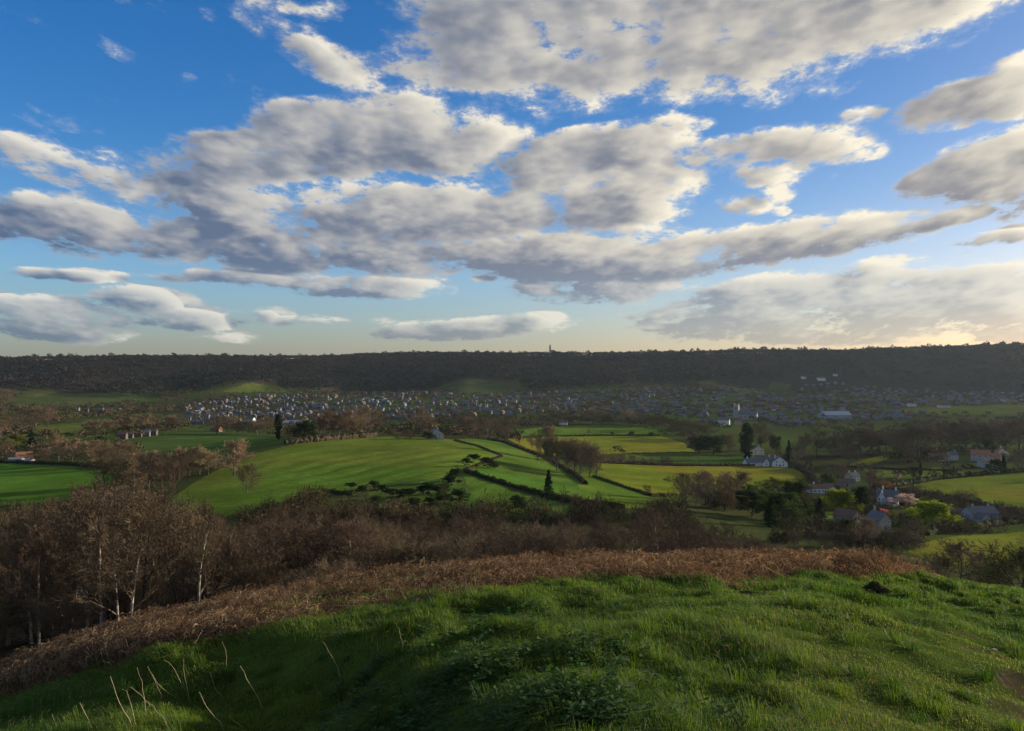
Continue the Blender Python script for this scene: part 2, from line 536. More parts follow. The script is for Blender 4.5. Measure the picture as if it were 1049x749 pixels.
def at(px, py, dmin=4.0, dmax=5000.0):
    """the point of the ground seen along one bearing and depression"""
    u, v = (px - CX) / F_PX, (CY - py) / F_PX
    Y = np.exp(np.linspace(math.log(dmin), math.log(dmax), 1500))
    z = ground_z(u * Y, Y)
    ray = EYE + v * Y
    hit = np.nonzero(ray <= z)[0]
    k = hit[0] if len(hit) else len(Y) - 1
    return np.array([u * Y[k], Y[k], z[k]])


def on(px, d):
    """ground point at a bearing and distance"""
    x = (px - CX) / F_PX * d
    return np.array([x, d, float(ground_z(x, d))])


def inside(poly, x, y):
    n = len(poly)
    c = np.zeros(x.shape, bool)
    j = n - 1
    for i in range(n):
        xi, yi = poly[i]
        xj, yj = poly[j]
        if yi != yj:
            c ^= ((yi > y) != (yj > y)) & (x < (xj - xi) * (y - yi) / (yj - yi) + xi)
        j = i
    return c


# fields: outline seen on the ground, base crop colour, two with shade painted in
FIELDS = [
    ('field', [(-70, 472), (0, 475), (60, 477), (108, 481), (122, 488), (108, 500), (70, 512), (0, 519), (-70, 524)], (0.065, 0.170, 0.016)),
    ('field', [(0, 411), (40, 404), (90, 403), (150, 407), (172, 411), (120, 416), (40, 418), (10, 417)], (0.060, 0.100, 0.022)),  # duller green: the shade over this field is put into its colour
    ('field', [(36, 437), (90, 433), (145, 437), (150, 442), (60, 447), (30, 444)], (0.075, 0.125, 0.020)),
    ('field', [(128, 460), (150, 452), (205, 446), (245, 446), (285, 446), (262, 458), (225, 466), (150, 466)], (0.045, 0.110, 0.018)),
    ('field', [(150, 530), (172, 512), (200, 494), (232, 477), (258, 466), (300, 456), (350, 451), (400, 448), (466, 451), (490, 458), (514, 468), (474, 481), (448, 492), (380, 499), (312, 511), (240, 528)], (0.088, 0.165, 0.018)),
    ('field', [(468, 451), (500, 451), (516, 454), (561, 471), (586, 486), (600, 500), (606, 518), (553, 507), (500, 491), (476, 483), (516, 468), (490, 457)], (0.065, 0.150, 0.018)),
    ('field', [(474, 486), (500, 494), (553, 510), (600, 522), (570, 532), (520, 524), (482, 508)], (0.070, 0.155, 0.018)),
    ('field', [(524, 447), (530, 441), (560, 438), (600, 436), (640, 437), (672, 441), (678, 446), (600, 446.5), (545, 448)], (0.080, 0.175, 0.018)),
    ('field', [(520, 450), (560, 448), (610, 447), (676, 447), (700, 454), (712, 463), (650, 464), (620, 466), (566, 468), (540, 460)], (0.135, 0.190, 0.016)),
    ('field', [(640, 466), (700, 464.5), (772, 465), (776, 475), (700, 475.5), (640, 473)], (0.060, 0.110, 0.020)),  # dark strip: cast tree shadow painted as ground colour
    ('field', [(606, 476), (640, 474), (700, 477), (772, 477), (810, 480), (828, 487), (824, 496), (780, 501), (706, 506), (668, 508), (640, 498), (610, 484)], (0.125, 0.180, 0.016)),
    ('field', [(588, 489), (606, 481), (640, 500), (668, 510), (712, 508), (690, 520), (640, 522), (606, 518)], (0.085, 0.160, 0.018)),
    ('field', [(908, 501), (960, 492.5), (1000, 489), (1080, 484), (1080, 531), (1040, 523), (1000, 512), (950, 505)], (0.110, 0.165, 0.018)),
    ('field', [(878, 480), (920, 483), (960, 480), (988, 484), (940, 491), (900, 490)], (0.085, 0.145, 0.018)),
    ('field', [(930, 566), (948, 556), (985, 549), (1080, 541), (1080, 570), (1010, 580), (960, 578)], (0.120, 0.165, 0.018)),
    ('field', [(866, 477), (915, 464), (920, 468), (882, 480)], (0.110, 0.160, 0.018)),
    ('field', [(226, 402), (258, 393), (285, 395), (294, 402)], (0.085, 0.130, 0.020)),
    ('field', [(436, 402), (460, 393), (500, 389), (532, 394), (536, 403), (480, 405)], (0.050, 0.085, 0.022)),
    ('field', [(768, 400), (790, 393), (812, 394), (806, 401)], (0.060, 0.095, 0.022)),
    ('field', [(905, 421), (960, 417), (1080, 415), (1080, 425), (960, 426)], (0.065, 0.100, 0.020)),
    ('field', [(838, 534), (846, 526), (872, 524), (878, 532), (860, 538)], (0.075, 0.150, 0.018)),
    ('field', [(380, 502), (430, 494), (470, 488), (482, 504), (500, 522), (430, 526), (370, 518)], (0.060, 0.120, 0.018)),
]
FIELD_XY = [(n, [tuple(at(px, py, 100)[:2]) for px, py in poly], c) for n, poly, c in FIELDS]
# near edge of the bracken (grass this side, bracken beyond), and its end on the right
BRACKEN_EDGE = [(-200, 775), (-60, 735), (0, 718), (100, 690), (200, 668), (300, 650), (350, 642), (400, 632), (450, 622), (500, 609), (550, 601), (600, 598), (700, 598), (800, 599), (900, 598), (945, 592)]


def build_ground():
    az = np.concatenate([np.radians(np.arange(-180, -41, 1.5)), np.radians(np.arange(-40.5, 40.51, 0.12)), np.radians(np.arange(41.5, 180.1, 1.5))])
    az[-1] = math.pi
    rr = np.exp(np.linspace(math.log(0.35), math.log(6400), 840))
    A, RR = np.meshgrid(az, rr, indexing='ij')
    X, Y = RR * np.sin(A), RR * np.cos(A)
    Z = ground_z(X, Y)
    na, nr = A.shape
    V = np.stack([X, Y, Z], -1).reshape(-1, 3)
    idx = np.arange(na * nr).reshape(na, nr)
    Fq = np.stack([idx[:-1, :-1], idx[1:, :-1], idx[1:, 1:], idx[:-1, 1:]], -1).reshape(-1, 4)
    Fq = Fq[:, ::-1]
    cx, cy = V[Fq].mean(1)[:, 0], V[Fq].mean(1)[:, 1]
    wob = 3.0 * fbm(cx / 25, cy / 25, 2, 77)
    r = np.hypot(cx, cy)
    region = np.full(len(Fq), 1)                    # 0 hill, 1 valley, 2.. fields
    region[r < 130] = 0
    for k, (n, poly, c) in enumerate(FIELD_XY):
        far_w = np.clip(r / 400, 0.3, 1)
        hit = inside(poly, cx + wob * far_w * 0.3, cy + wob * far_w)
        region[hit & (r > 110)] = 2 + k
    col = np.zeros((len(V), 3))

    def part(name, sel, mat, colr=None):
        f = Fq[sel]
        used, inv = np.unique(f, return_inverse=True)
        f2 = inv.reshape(-1, 4)
        tint = None
        if colr is not None:
            tint = colr(V[used])
        o = mesh_obj(name, V[used], f2, mat, colors=tint, smooth=True)
        o['kind'] = 'structure'
        return o

    def hill_tint(v):
        x, y = v[:, 0], v[:, 1]
        n = fbm(x / 3, y / 3, 3, 5)[:, None]
        grass = np.array([0.040, 0.062, 0.012]) * (1 + 0.5 * n)
        brown = np.array([0.090, 0.052, 0.026]) * (1 + 0.6 * n)
        w = bracken_weight(x, y)[:, None]
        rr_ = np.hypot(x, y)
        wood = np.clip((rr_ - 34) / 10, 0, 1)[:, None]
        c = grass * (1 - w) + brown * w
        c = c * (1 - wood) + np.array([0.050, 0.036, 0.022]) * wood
        s = soil_weight(x, y)[:, None]
        return c * (1 - s) + np.array([0.062, 0.047, 0.027]) * (1 + 0.9 * n) * s

    def valley_tint(v):
        x, y = v[:, 0], v[:, 1]
        r_ = np.hypot(x, y)
        n = fbm(x / 60, y / 60, 4, 12)[:, None]
        a = np.array([0.044, 0.046, 0.018]) * (1 + 0.8 * n)
        g = np.array([0.052, 0.082, 0.018])
        t = np.clip(0.5 + 2.5 * fbm(x / 180, y / 180, 3, 40), 0, 1)[:, None]
        c = a * (1 - t) + g * t
        ridge = np.clip((r_ - 1750) / 150, 0, 1)[:, None]
        return c * (1 - ridge) + np.array([0.040, 0.034, 0.022]) * ridge

    def crop_tint(c, k):
        base = np.array(c) * np.array([0.92, 0.84, 1.05])

        def f(v):
            x, y = v[:, 0], v[:, 1]
            n = fbm(x / 22, y / 22, 4, 60 + k) + 0.5 * fbm(x / 5, y / 9, 2, 80 + k)
            t = np.clip(0.5 + 2.4 * fbm(x / 60, y / 60, 3, 90 + k), 0, 1)[:, None]
            c2 = base * np.array([1.38, 0.96, 1.15])
            return (base * (1 - t) + c2 * t) * (1 + 0.6 * n[:, None])
        return f

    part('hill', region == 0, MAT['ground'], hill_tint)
    part('ground', region == 1, MAT['ground'], valley_tint)
    for k, (n, poly, c) in enumerate(FIELD_XY):
        sel = region == 2 + k
        if sel.sum():
            part('field', sel, MAT['crop'] if k == 4 else MAT['pasture'], crop_tint(c, k))


EDGE_XY = None


def bracken_weight(x, y):
    """1 where bracken grows: beyond its near edge, up to about 40 m out, not past the right end"""
    global EDGE_XY
    if EDGE_XY is None:
        e = [at(px, py, 3.0) for px, py in BRACKEN_EDGE]
        EDGE_XY = (np.array([math.atan2(p[0], p[1]) for p in e]), np.array([math.hypot(p[0], p[1]) for p in e]))
    az = np.arctan2(x, y)
    r = np.hypot(x, y)
    edge = np.interp(az, EDGE_XY[0], EDGE_XY[1])
    edge = edge + 3.6 * fbm(x / 1.9, y / 1.9, 3, 15)
    w = np.clip((r - edge) / 0.7, 0, 1)
    w = w * np.clip((math.atan((948 - CX) / F_PX) - az + 0.05 * fbm(x / 2, y / 2, 2, 16)) / 0.02, 0, 1)
    gap = ((az - math.atan((632 - CX) / F_PX)) / 0.075) ** 2 + ((r - edge - 4.6) / 2.2) ** 2
    w = w * np.clip(0.25 + gap * 0.9 + 1.2 * fbm(x / 1.2, y / 1.2, 2, 18), 0.12, 1)
    return w * np.clip((46 - r) / 6, 0, 1)


SOIL = None


def soil_weight(x, y):
    global SOIL
    if SOIL is None:
        SOIL = [(at(px, py, 3.0), sx, sy) for px, py, sx, sy in ((1058, 708, 0.42, 0.55), (1075, 740, 0.5, 0.45), (1030, 676, 0.7, 0.22), (985, 650, 0.5, .15))]
    w = np.zeros(np.shape(x))
    for i, (p, sx, sy) in enumerate(SOIL):
        d = ((x - p[0]) / sx) ** 2 + ((y - p[1]) / sy) ** 2
        w = np.maximum(w, np.clip((1.0 - d + 1.2 * fbm(x / 0.35, y / 0.35, 3, 50)) * 1.5, 0, 1) * (1 if i < 2 else 0.55))
    return w


MAT = {}
MAT['ground'] = material('earth and turf', (0.06, 0.08, 0.03), 1.0, spec=0.0, var=0.35, scale=0.35, attr='tint', bump=0.5, bscale=1.2)
MAT['pasture'] = material('pasture grass', (0.1, 0.16, 0.02), 1.0, spec=0.0, var=0.22, scale=0.25, attr='tint', bump=0.35, bscale=0.8)
MAT['crop'] = material('young crop', (0.1, 0.16, 0.02), 1.0, spec=0.0, var=0.2, scale=0.2, attr='tint', bump=0.3, bscale=0.8)


def crop_lines():
    """drill lines across the striped field"""
    m = MAT['crop']
    N = Nodes(m.node_tree)
    b = m.node_tree.nodes['Principled BSDF']
    src = b.inputs['Base Color'].links[0].from_socket
    tc = N.new('ShaderNodeTexCoord')
    mp = N.new('ShaderNodeMapping')
    mp.inputs[2].default_value = (0, 0, R(12))
    N.put(mp.inputs[0], tc.outputs['Object'])
    wv = N.new('ShaderNodeTexWave', wave_type='BANDS', bands_direction='Y')
    N.put(wv.inputs[0], mp.outputs[0])
    wv.inputs['Scale'].default_value = 0.045
    wv.inputs['Distortion'].default_value = 2.5
    wv.inputs['Detail'].default_value = 3.0
    wv.inputs['Detail Scale'].default_value = 0.6
    N.put(b.inputs['Base Color'], N.mix(1.0, src, N.mix(N.step(wv.outputs['Fac'], 0.1, 0.9), (0.90, 0.93, 0.95, 1), (1.05, 1.04, 1.0, 1)), 'MULTIPLY'))


crop_lines()
build_ground()


# ------------------------------------------------------------------ trees: prototypes
MAT['bark_birch'] = material('birch bark', (0.46, 0.39, 0.30), 0.8, var=0.3, scale=1.5, col2=(0.11, 0.08, 0.06), obj_var=0.1)
MAT['bark_brown'] = material('brown bark', (0.075, 0.052, 0.036), 0.9, var=0.3, scale=2.0, obj_var=0.15)
MAT['bark_grey'] = material('grey bark', (0.105, 0.088, 0.066), 0.9, var=0.3, scale=2.0, obj_var=0.15)
MAT['twig_red'] = material('red brown twigs', (0.094, 0.066, 0.042), 0.9, var=0.25, scale=0.5, obj_var=0.22)
MAT['twig_brown'] = material('brown twigs', (0.150, 0.108, 0.064), 0.9, var=0.25, scale=0.5, obj_var=0.22)
MAT['twig_tan'] = material('tan twigs', (0.220, 0.155, 0.088), 0.9, var=0.25, scale=0.5, obj_var=0.22)
MAT['twig_olive'] = material('budding twigs', (0.120, 0.105, 0.040), 0.9, var=0.25, scale=0.5, obj_var=0.2)
MAT['needles'] = material('dark needles', (0.020, 0.034, 0.014), 0.8, var=0.4, scale=0.8, trans=(1, 1.2, .6), obj_var=0.25)
MAT['evergreen'] = material('evergreen leaves', (0.042, 0.054, 0.020), 0.6, var=0.4, scale=0.8, trans=(1, 1.3, .6), obj_var=0.25)
MAT['willow'] = material('fresh willow leaves', (0.190, 0.220, 0.022), 0.7, var=0.25, scale=0.6, trans=(1.1, 1.2, .5), obj_var=0.1)
MAT['spring'] = material('fresh spring leaves', (0.140, 0.150, 0.025), 0.7, var=0.3, scale=0.6, trans=(1.1, 1.2, .5), obj_var=0.15)
MAT['blossom'] = material('pale pink blossom', (0.46, 0.345, 0.29), 0.8, var=0.25, scale=0.8, trans=(1, .9, .9), obj_var=0.1)
MAT['blossom_pink'] = material('bright pink blossom', (0.55, 0.20, 0.20), 0.8, var=0.2, scale=0.8, trans=(1, .9, .9))
MAT['copper'] = material('coppery buds', (0.20, 0.095, 0.050), 0.8, var=0.25, scale=0.8, trans=(1, .9, .9), obj_var=0.1)
MAT['hedge'] = material('hedge leaves', (0.040, 0.048, 0.018), 0.8, var=0.4, scale=0.9, trans=(1, 1.2, .6), obj_var=0.2)
MAT['hedge_brown'] = material('bare hedge twigs', (0.070, 0.050, 0.030), 0.9, var=0.4, scale=0.9, obj_var=0.2)


def tube_mesh(segs, sides):
    """segments (p0, p1, r0, r1) as tapered tubes"""
    P0 = np.array([s[0] for s in segs])
    P1 = np.array([s[1] for s in segs])
    r0 = np.array([s[2] for s in segs])
    r1 = np.array([s[3] for s in segs])
    d = P1 - P0
    d /= np.linalg.norm(d, axis=1, keepdims=True) + 1e-9
    ref = np.where(np.abs(d[:, 2:3]) > 0.9, np.array([[1.0, 0, 0]]), np.array([[0, 0, 1.0]]))
    a = np.cross(d, ref)
    a /= np.linalg.norm(a, axis=1, keepdims=True) + 1e-9
    b = np.cross(d, a)
    n = len(segs)
    V = np.empty((n, 2, sides, 3))
    for k in range(sides):
        t = 2 * math.pi * k / sides
        o = math.cos(t) * a + math.sin(t) * b
        V[:, 0, k] = P0 + o * r0[:, None]
        V[:, 1, k] = P1 + o * r1[:, None]
    base = (np.arange(n) * 2 * sides)[:, None]
    fs = []
    for k in range(sides):
        k2 = (k + 1) % sides
        fs.append(np.concatenate([base + k, base + k2, base + sides + k2, base + sides + k], 1))
    return V.reshape(-1, 3), np.concatenate(fs)


def rot_about(v, axis, ang):
    axis = axis / (np.linalg.norm(axis) + 1e-9)
    return v * math.cos(ang) + np.cross(axis, v) * math.sin(ang) + axis * np.dot(axis, v) * (1 - math.cos(ang))


def grow_tree(seed, H=10.0, trunk_r=0.16, clear=0.25, spread=0.55, angle=48, up=0.25, n1=14, n2=7, n3=6, n4=4, stems=1, twig_r=0.012, crown_top=1.0, droop=0.0, multi=False):
    r_ = random.Random(seed)
    wood, twigs = [], []

    def perp(d):
        v = np.array([r_.gauss(0, 1) for _ in range(3)])
        return v - d * np.dot(v, d)

    def branch(p, d, length, rad, level, ends):
        nseg = (7, 5, 4, 3, 2)[level]
        pts = [p]
        dirs = [d]
        for k in range(nseg):
            wob = (0.06, 0.20, 0.26, 0.30, 0.32)[level]
            d = d + wob * np.array([r_.gauss(0, 1), r_.gauss(0, 1), r_.gauss(0, 1)]) * 0.6 + np.array([0, 0, (up if level < 4 else up * 0.5) - droop * (level > 2)]) * (0.35 if level else 0.1)
            d = d / np.linalg.norm(d)
            q = pts[-1] + d * length / nseg
            ra = rad * (1 - 0.80 * k / nseg)
            rb = rad * (1 - 0.80 * (k + 1) / nseg)
            (wood if level < 3 else twigs).append((pts[-1], q, ra, rb))
            pts.append(q)
            dirs.append(d)
        if level >= 4:
            return
        nch = (n1, n2, n3, n4)[level]
        lo = (clear, 0.22, 0.15, 0.1)[level]
        for c in range(nch):
            t = lo + (1 - lo) * (c + r_.random()) / nch
            f = t * nseg
            i = min(int(f), nseg - 1)
            pp = pts[i] + (pts[i + 1] - pts[i]) * (f - i)
            dd = dirs[i + 1]
            ang = R(angle + r_.gauss(0, 9)) * (1.0 if level else (1.15 - 0.45 * t))
            nd = rot_about(dd, perp(dd), ang)
            if level == 0:
                L = H * spread * (0.55 + 0.75 * math.sin(math.pi * min(1, 0.15 + t * 0.88))) * r_.uniform(0.75, 1.1) * 0.62
            else:
                L = length * r_.uniform(0.42, 0.62) * (1.1 - 0.45 * t)
            rr = max(rad * (1 - 0.8 * t) * (0.55 if level == 0 else 0.6), twig_r)
            branch(pp, nd / np.linalg.norm(nd), L, rr if level < 2 else max(twig_r * (1.5 if level == 2 else 1.0), rr * 0.5), level + 1, ends)

    for s in range(stems):
        lean = 0.03 if stems == 1 else (0.12 if stems == 2 else 0.28)
        a = 2 * math.pi * s / stems + r_.random()
        d = np.array([lean * math.cos(a), lean * math.sin(a), 1.0])
        branch(np.array([0.12 * math.cos(a) * (stems > 1), 0.12 * math.sin(a) * (stems > 1), -0.5]), d / np.linalg.norm(d), (H * crown_top * 0.86 + 0.5) * r_.uniform(0.88, 1.0), trunk_r * (1.0 if stems == 1 else 0.7), 0, None)
    return wood, twigs


def bare_proto(name, seed, bark, twig, **kw):
    wood, twigs = grow_tree(seed, **kw)
    root = empty(name, (0, 0, 0))
    lim = 0.052 if name == 'birch_tree' else 0.035
    big = [s for s in wood if s[2] > lim]
    small = [s for s in wood if s[2] <= lim]
    v1, f1 = tube_mesh(big, 6)
    z = np.concatenate([v1[:, 2]])
    vt, ft = tube_mesh(twigs + small, 3)
    k = 10.0 / max(vt[:, 2].max(), 1)
    mesh_obj('trunk', v1 * k, f1, MAT[bark], root, smooth=True)
    mesh_obj('crown', vt * k, ft, MAT[twig], root)
    return root


def leaf_cloud(centres, sizes, rg, flat=0.0):
    """small crossed leaf sprays at the given centres"""
    n = len(centres)
    a = rg.normal(size=(n, 3))
    a /= np.linalg.norm(a, axis=1, keepdims=True)
    b = rg.normal(size=(n, 3))
    b[:, 2] *= (1 - flat)
    b -= a * (a * b).sum(1, keepdims=True)
    b /= np.linalg.norm(b, axis=1, keepdims=True)
    s = np.asarray(sizes)[:, None]
    asp = rg.uniform(0.45, 0.8, (n, 1))
    c = np.asarray(centres)
    mid = np.cross(a, b) * s * 0.25
    V = np.stack([c - a * s, c - b * s * asp + mid, c + a * s, c + b * s * asp + mid], 1).reshape(-1, 3)
    F_ = np.arange(n * 4).reshape(-1, 4)
    return V, F_


def leafy_proto(name, seed, bark, leaf, shape='round', n=3200, size=0.22, width=0.42, trunk_h=0.2):
    """10 m tree: trunk with limbs, crown of leaf clumps with gaps"""
    rg = np.random.default_rng(seed)
    r_ = random.Random(seed)
    root = empty(name, (0, 0, 0))
    wood = []
    pts = []
    if shape in ('round', 'willow', 'spread'):
        wd, tw = grow_tree(seed, H=8.6, trunk_r=0.20, clear=trunk_h, spread=width * 1.45, angle=55, n1=12, n2=6, n3=2, n4=1)
        wood = [s for s in wd if s[2] > 0.03]
        tips = np.array([s[1] for s in wd + tw if s[2] < 0.06])
        rg.shuffle(tips)
        cen = tips[:150]
        for c in cen:
            rad = r_.uniform(0.55, 1.05)
            m_ = n // 150
            d = rg.normal(size=(m_, 3))
            d /= np.linalg.norm(d, axis=1, keepdims=True)
            d[:, 2] *= 0.75
            p = c + d * rad * rg.uniform(0.55, 1.0, (m_, 1)) ** 0.6
            if shape == 'willow':
                p[:, 2] -= rg.uniform(0, 1.6, m_)
            pts.append(p)
    elif shape in ('conifer', 'spire', 'column'):
        wood = [(np.array([0, 0, z * 9.6 - 0.5]), np.array([0, 0, (z + .1) * 9.6 - 0.5]), 0.19 * (1 - z) + .02, 0.19 * (0.9 - z) + .02) for z in np.linspace(0, 0.9, 10)]
        nb = 150
        for k in range(nb):
            t = (k + r_.random()) / nb
            z = 0.8 + 9.0 * t if shape != 'column' else 0.3 + 9.5 * t
            if shape == 'conifer':
                L = (10 - z) * 0.34 * width / 0.42 * r_.uniform(0.6, 1.15) + 0.2
                if z > 2.5 and r_.random() < 0.12:
                    continue
            elif shape == 'spire':
                L = width * 2.2 * (1 - t) ** 0.7 * r_.uniform(0.7, 1.1) + 0.1
            else:
                L = width * 4.2 * math.sin(math.pi * min(1, 0.12 + 0.86 * t)) ** 0.6 * r_.uniform(0.75, 1.08)
            az = r_.random() * 2 * math.pi
            m_ = n // nb
            t2 = rg.uniform(0.15, 1, m_)
            p = np.empty((m_, 3))
            sag = 0.18 if shape == 'conifer' else -0.5
            p[:, 0] = math.cos(az) * L * t2 + rg.normal(0, 0.14, m_)
            p[:, 1] = math.sin(az) * L * t2 + rg.normal(0, 0.14, m_)
            p[:, 2] = z - sag * L * t2 + rg.normal(0, 0.12, m_)
            pts.append(p)
    elif shape == 'pine':
        wd, tw = grow_tree(seed, H=9.0, trunk_r=0.2, clear=0.35, spread=width * 1.3, angle=62, n1=14, n2=5, n3=2, n4=1)
        wood = [s for s in wd if s[2] > 0.03]
        tips = np.array([s[1] for s in wd + tw if s[2] < 0.06])
        rg.shuffle(tips)
        for c in tips[:70]:
            m_ = n // 70
            p = c + rg.normal(size=(m_, 3)) * np.array([0.48, 0.48, 0.20])
            pts.append(p)
    pts = np.concatenate(pts)
    pts[:, 2] = np.maximum(pts[:, 2], 0.15)
    v1, f1 = tube_mesh(wood, 6)
    V, F_ = leaf_cloud(pts, rg.uniform(0.6, 1.3, len(pts)) * size, rg)
    k = 10.0 / V[:, 2].max()
    mesh_obj('trunk', v1 * k, f1, MAT[bark], root, smooth=True)
    mesh_obj('crown', V * k, F_, MAT[leaf], root)
    return root


PROTO = {}


def make_protos():
    B = bare_proto
    PROTO['birch'] = [B('birch_tree', s, 'bark_birch', 'twig_red', trunk_r=0.13, clear=0.22, spread=0.42, angle=40, up=0.30, n1=18, n2=8, n3=6, n4=4, twig_r=0.011) for s in (1, 2, 3)]
    PROTO['twin'] = [B('birch_tree', 14, 'bark_birch', 'twig_brown', trunk_r=0.14, clear=0.3, spread=0.40, angle=36, up=0.30, n1=12, n2=8, n3=6, n4=4, stems=2, twig_r=0.011)]
    PROTO['bare'] = [B('bare_tree', s, 'bark_brown', 'twig_red', trunk_r=0.15, clear=0.18, spread=0.60, angle=48, n1=15, n2=8, n3=6, n4=4, twig_r=0.013) for s in (4, 5, 6)]
    PROTO['bush'] = [B('bare_bush', s, 'bark_brown', t, trunk_r=0.12, clear=0.05, spread=0.62, angle=40, n1=11, n2=7, n3=5, n4=4, stems=4, twig_r=0.016) for s, t in ((7, 'twig_brown'), (8, 'twig_red'))]
    PROTO['oak'] = [B('bare_tree', s, 'bark_grey', 'twig_brown', trunk_r=0.24, clear=0.20, spread=0.80, angle=55, up=0.15, n1=16, n2=9, n3=6, n4=5, twig_r=0.030) for s in (9, 10, 11)]
    PROTO['tan'] = [B('bare_tree', s, 'bark_grey', 'twig_tan', trunk_r=0.20, clear=0.12, spread=0.70, angle=46, n1=17, n2=9, n3=6, n4=5, twig_r=0.032) for s in (12, 13)]
    PROTO['olive'] = [B('budding_tree', 15, 'bark_grey', 'twig_olive', trunk_r=0.20, clear=0.12, spread=0.74, angle=46, n1=17, n2=9, n3=6, n4=5, twig_r=0.032)]
    L = leafy_proto
    PROTO['conifer'] = [L('conifer_tree', s, 'bark_brown', 'needles', 'conifer', 4200, 0.26, 0.42) for s in (21, 22)]
    PROTO['spire'] = [L('conifer_tree', 23, 'bark_brown', 'needles', 'spire', 2600, 0.22, 0.42)]
    PROTO['cypress'] = [L('cypress_tree', 24, 'bark_brown', 'needles', 'column', 4200, 0.24, 0.42), L('cypress_tree', 28, 'bark_brown', 'needles', 'column', 4200, 0.24, 0.55)]
    PROTO['pine'] = [L('pine_tree', s, 'bark_brown', 'needles', 'pine', 4500, 0.26, 0.55) for s in (25, 26)]
    PROTO['evergreen'] = [L('evergreen_tree', s, 'bark_brown', 'evergreen', 'round', 9500, 0.19, 0.50, 0.12) for s in (27, 29)]
    PROTO['willow'] = [L('willow_tree', 31, 'bark_grey', 'willow', 'willow', 8000, 0.22, 0.55, 0.15)]
    PROTO['spring'] = [L('spring_tree', 32, 'bark_grey', 'spring', 'round', 6000, 0.22, 0.55, 0.12)]
    PROTO['blossom'] = [L('blossom_tree', 33, 'bark_brown', 'blossom', 'round', 6000, 0.20, 0.70, 0.12)]
    PROTO['pink'] = [L('blossom_tree', 34, 'bark_brown', 'blossom_pink', 'round', 2600, 0.22, 0.50, 0.2)]
    PROTO['copper'] = [L('copper_tree', 35, 'bark_brown', 'copper', 'round', 3200, 0.20, 0.60, 0.15)]


make_protos()
USED = set()
TREES = []


def tree(kind, p, height, wide=1.0, var=None, rz=None):
    """stand one tree of a kind at a ground point"""
    protos = PROTO[kind]
    k = (len(TREES) if var is None else var) % len(protos)
    src = protos[k]
    if src.name not in USED:
        USED.add(src.name)
        o = src
    else:
        o = copy_tree(src)
    s = height / 10.0
    if kind in ('willow', 'blossom', 'evergreen', 'spring', 'pine', 'copper', 'pink'):
        wide *= 1.3
    o.location = (p[0], p[1], p[2] - 0.15)
    o.rotation_euler = (0, 0, random.uniform(0, 6.28) if rz is None else rz)
    o.scale = (s * wide, s * wide, s)
    TREES.append(o)
    return o


def drop_unused():
    for lst in PROTO.values():
        for src in lst:
            if src.name not in USED:
                for ch in list(src.children):
                    bpy.data.objects.remove(ch)
                bpy.data.objects.remove(src)


random.seed(11)
ORD = ['leftmost', 'second', 'third', 'fourth', 'fifth', 'sixth', 'seventh', 'eighth', 'ninth', 'tenth', 'eleventh', 'twelfth', 'thirteenth', 'fourteenth', 'fifteenth', 'sixteenth', 'seventeenth', 'eighteenth', 'nineteenth', 'twentieth']


def ordinal(i, n):
    if i == 0:
        return 'leftmost'
    if i == n - 1:
        return 'rightmost'
    return (ORD[i] if i < len(ORD) else '%dth' % (i + 1)) + ' from left'


def px_of(o):
    return CX + F_PX * o.location.x / o.location.y


def label_row(objs, text, cat, group):
    """a row of look-alikes told apart by their order from left to right"""
    objs = sorted(objs, key=px_of)
    for i, o in enumerate(objs):
        tag(o, text.replace('#', ordinal(i, len(objs))), cat, group)


def lerp_line(pts, x):
    return float(np.interp(x, [p[0] for p in pts], [p[1] for p in pts]))


def tree_px(kind, px, base_y, h_px, wide=1.0, label=None, cat='tree', group=None, var=None, lo=60):
    p = at(px, base_y, lo)
    o = tree(kind, p, h_px * p[1] / F_PX, wide, var)
    if label:
        tag(o, label, cat, group)
    return o


# ------------------------------------------------------------------ the brown wood below the bracken
CANOPY = [(-80, 538), (0, 526), (60, 506), (95, 484), (140, 486), (185, 505), (215, 522), (235, 532), (270, 520), (310, 512), (350, 512), (390, 528), (440, 530), (470, 520), (500, 516), (525, 526), (560, 527), (600, 531), (650, 520), (700, 514), (760, 532), (800, 560)]


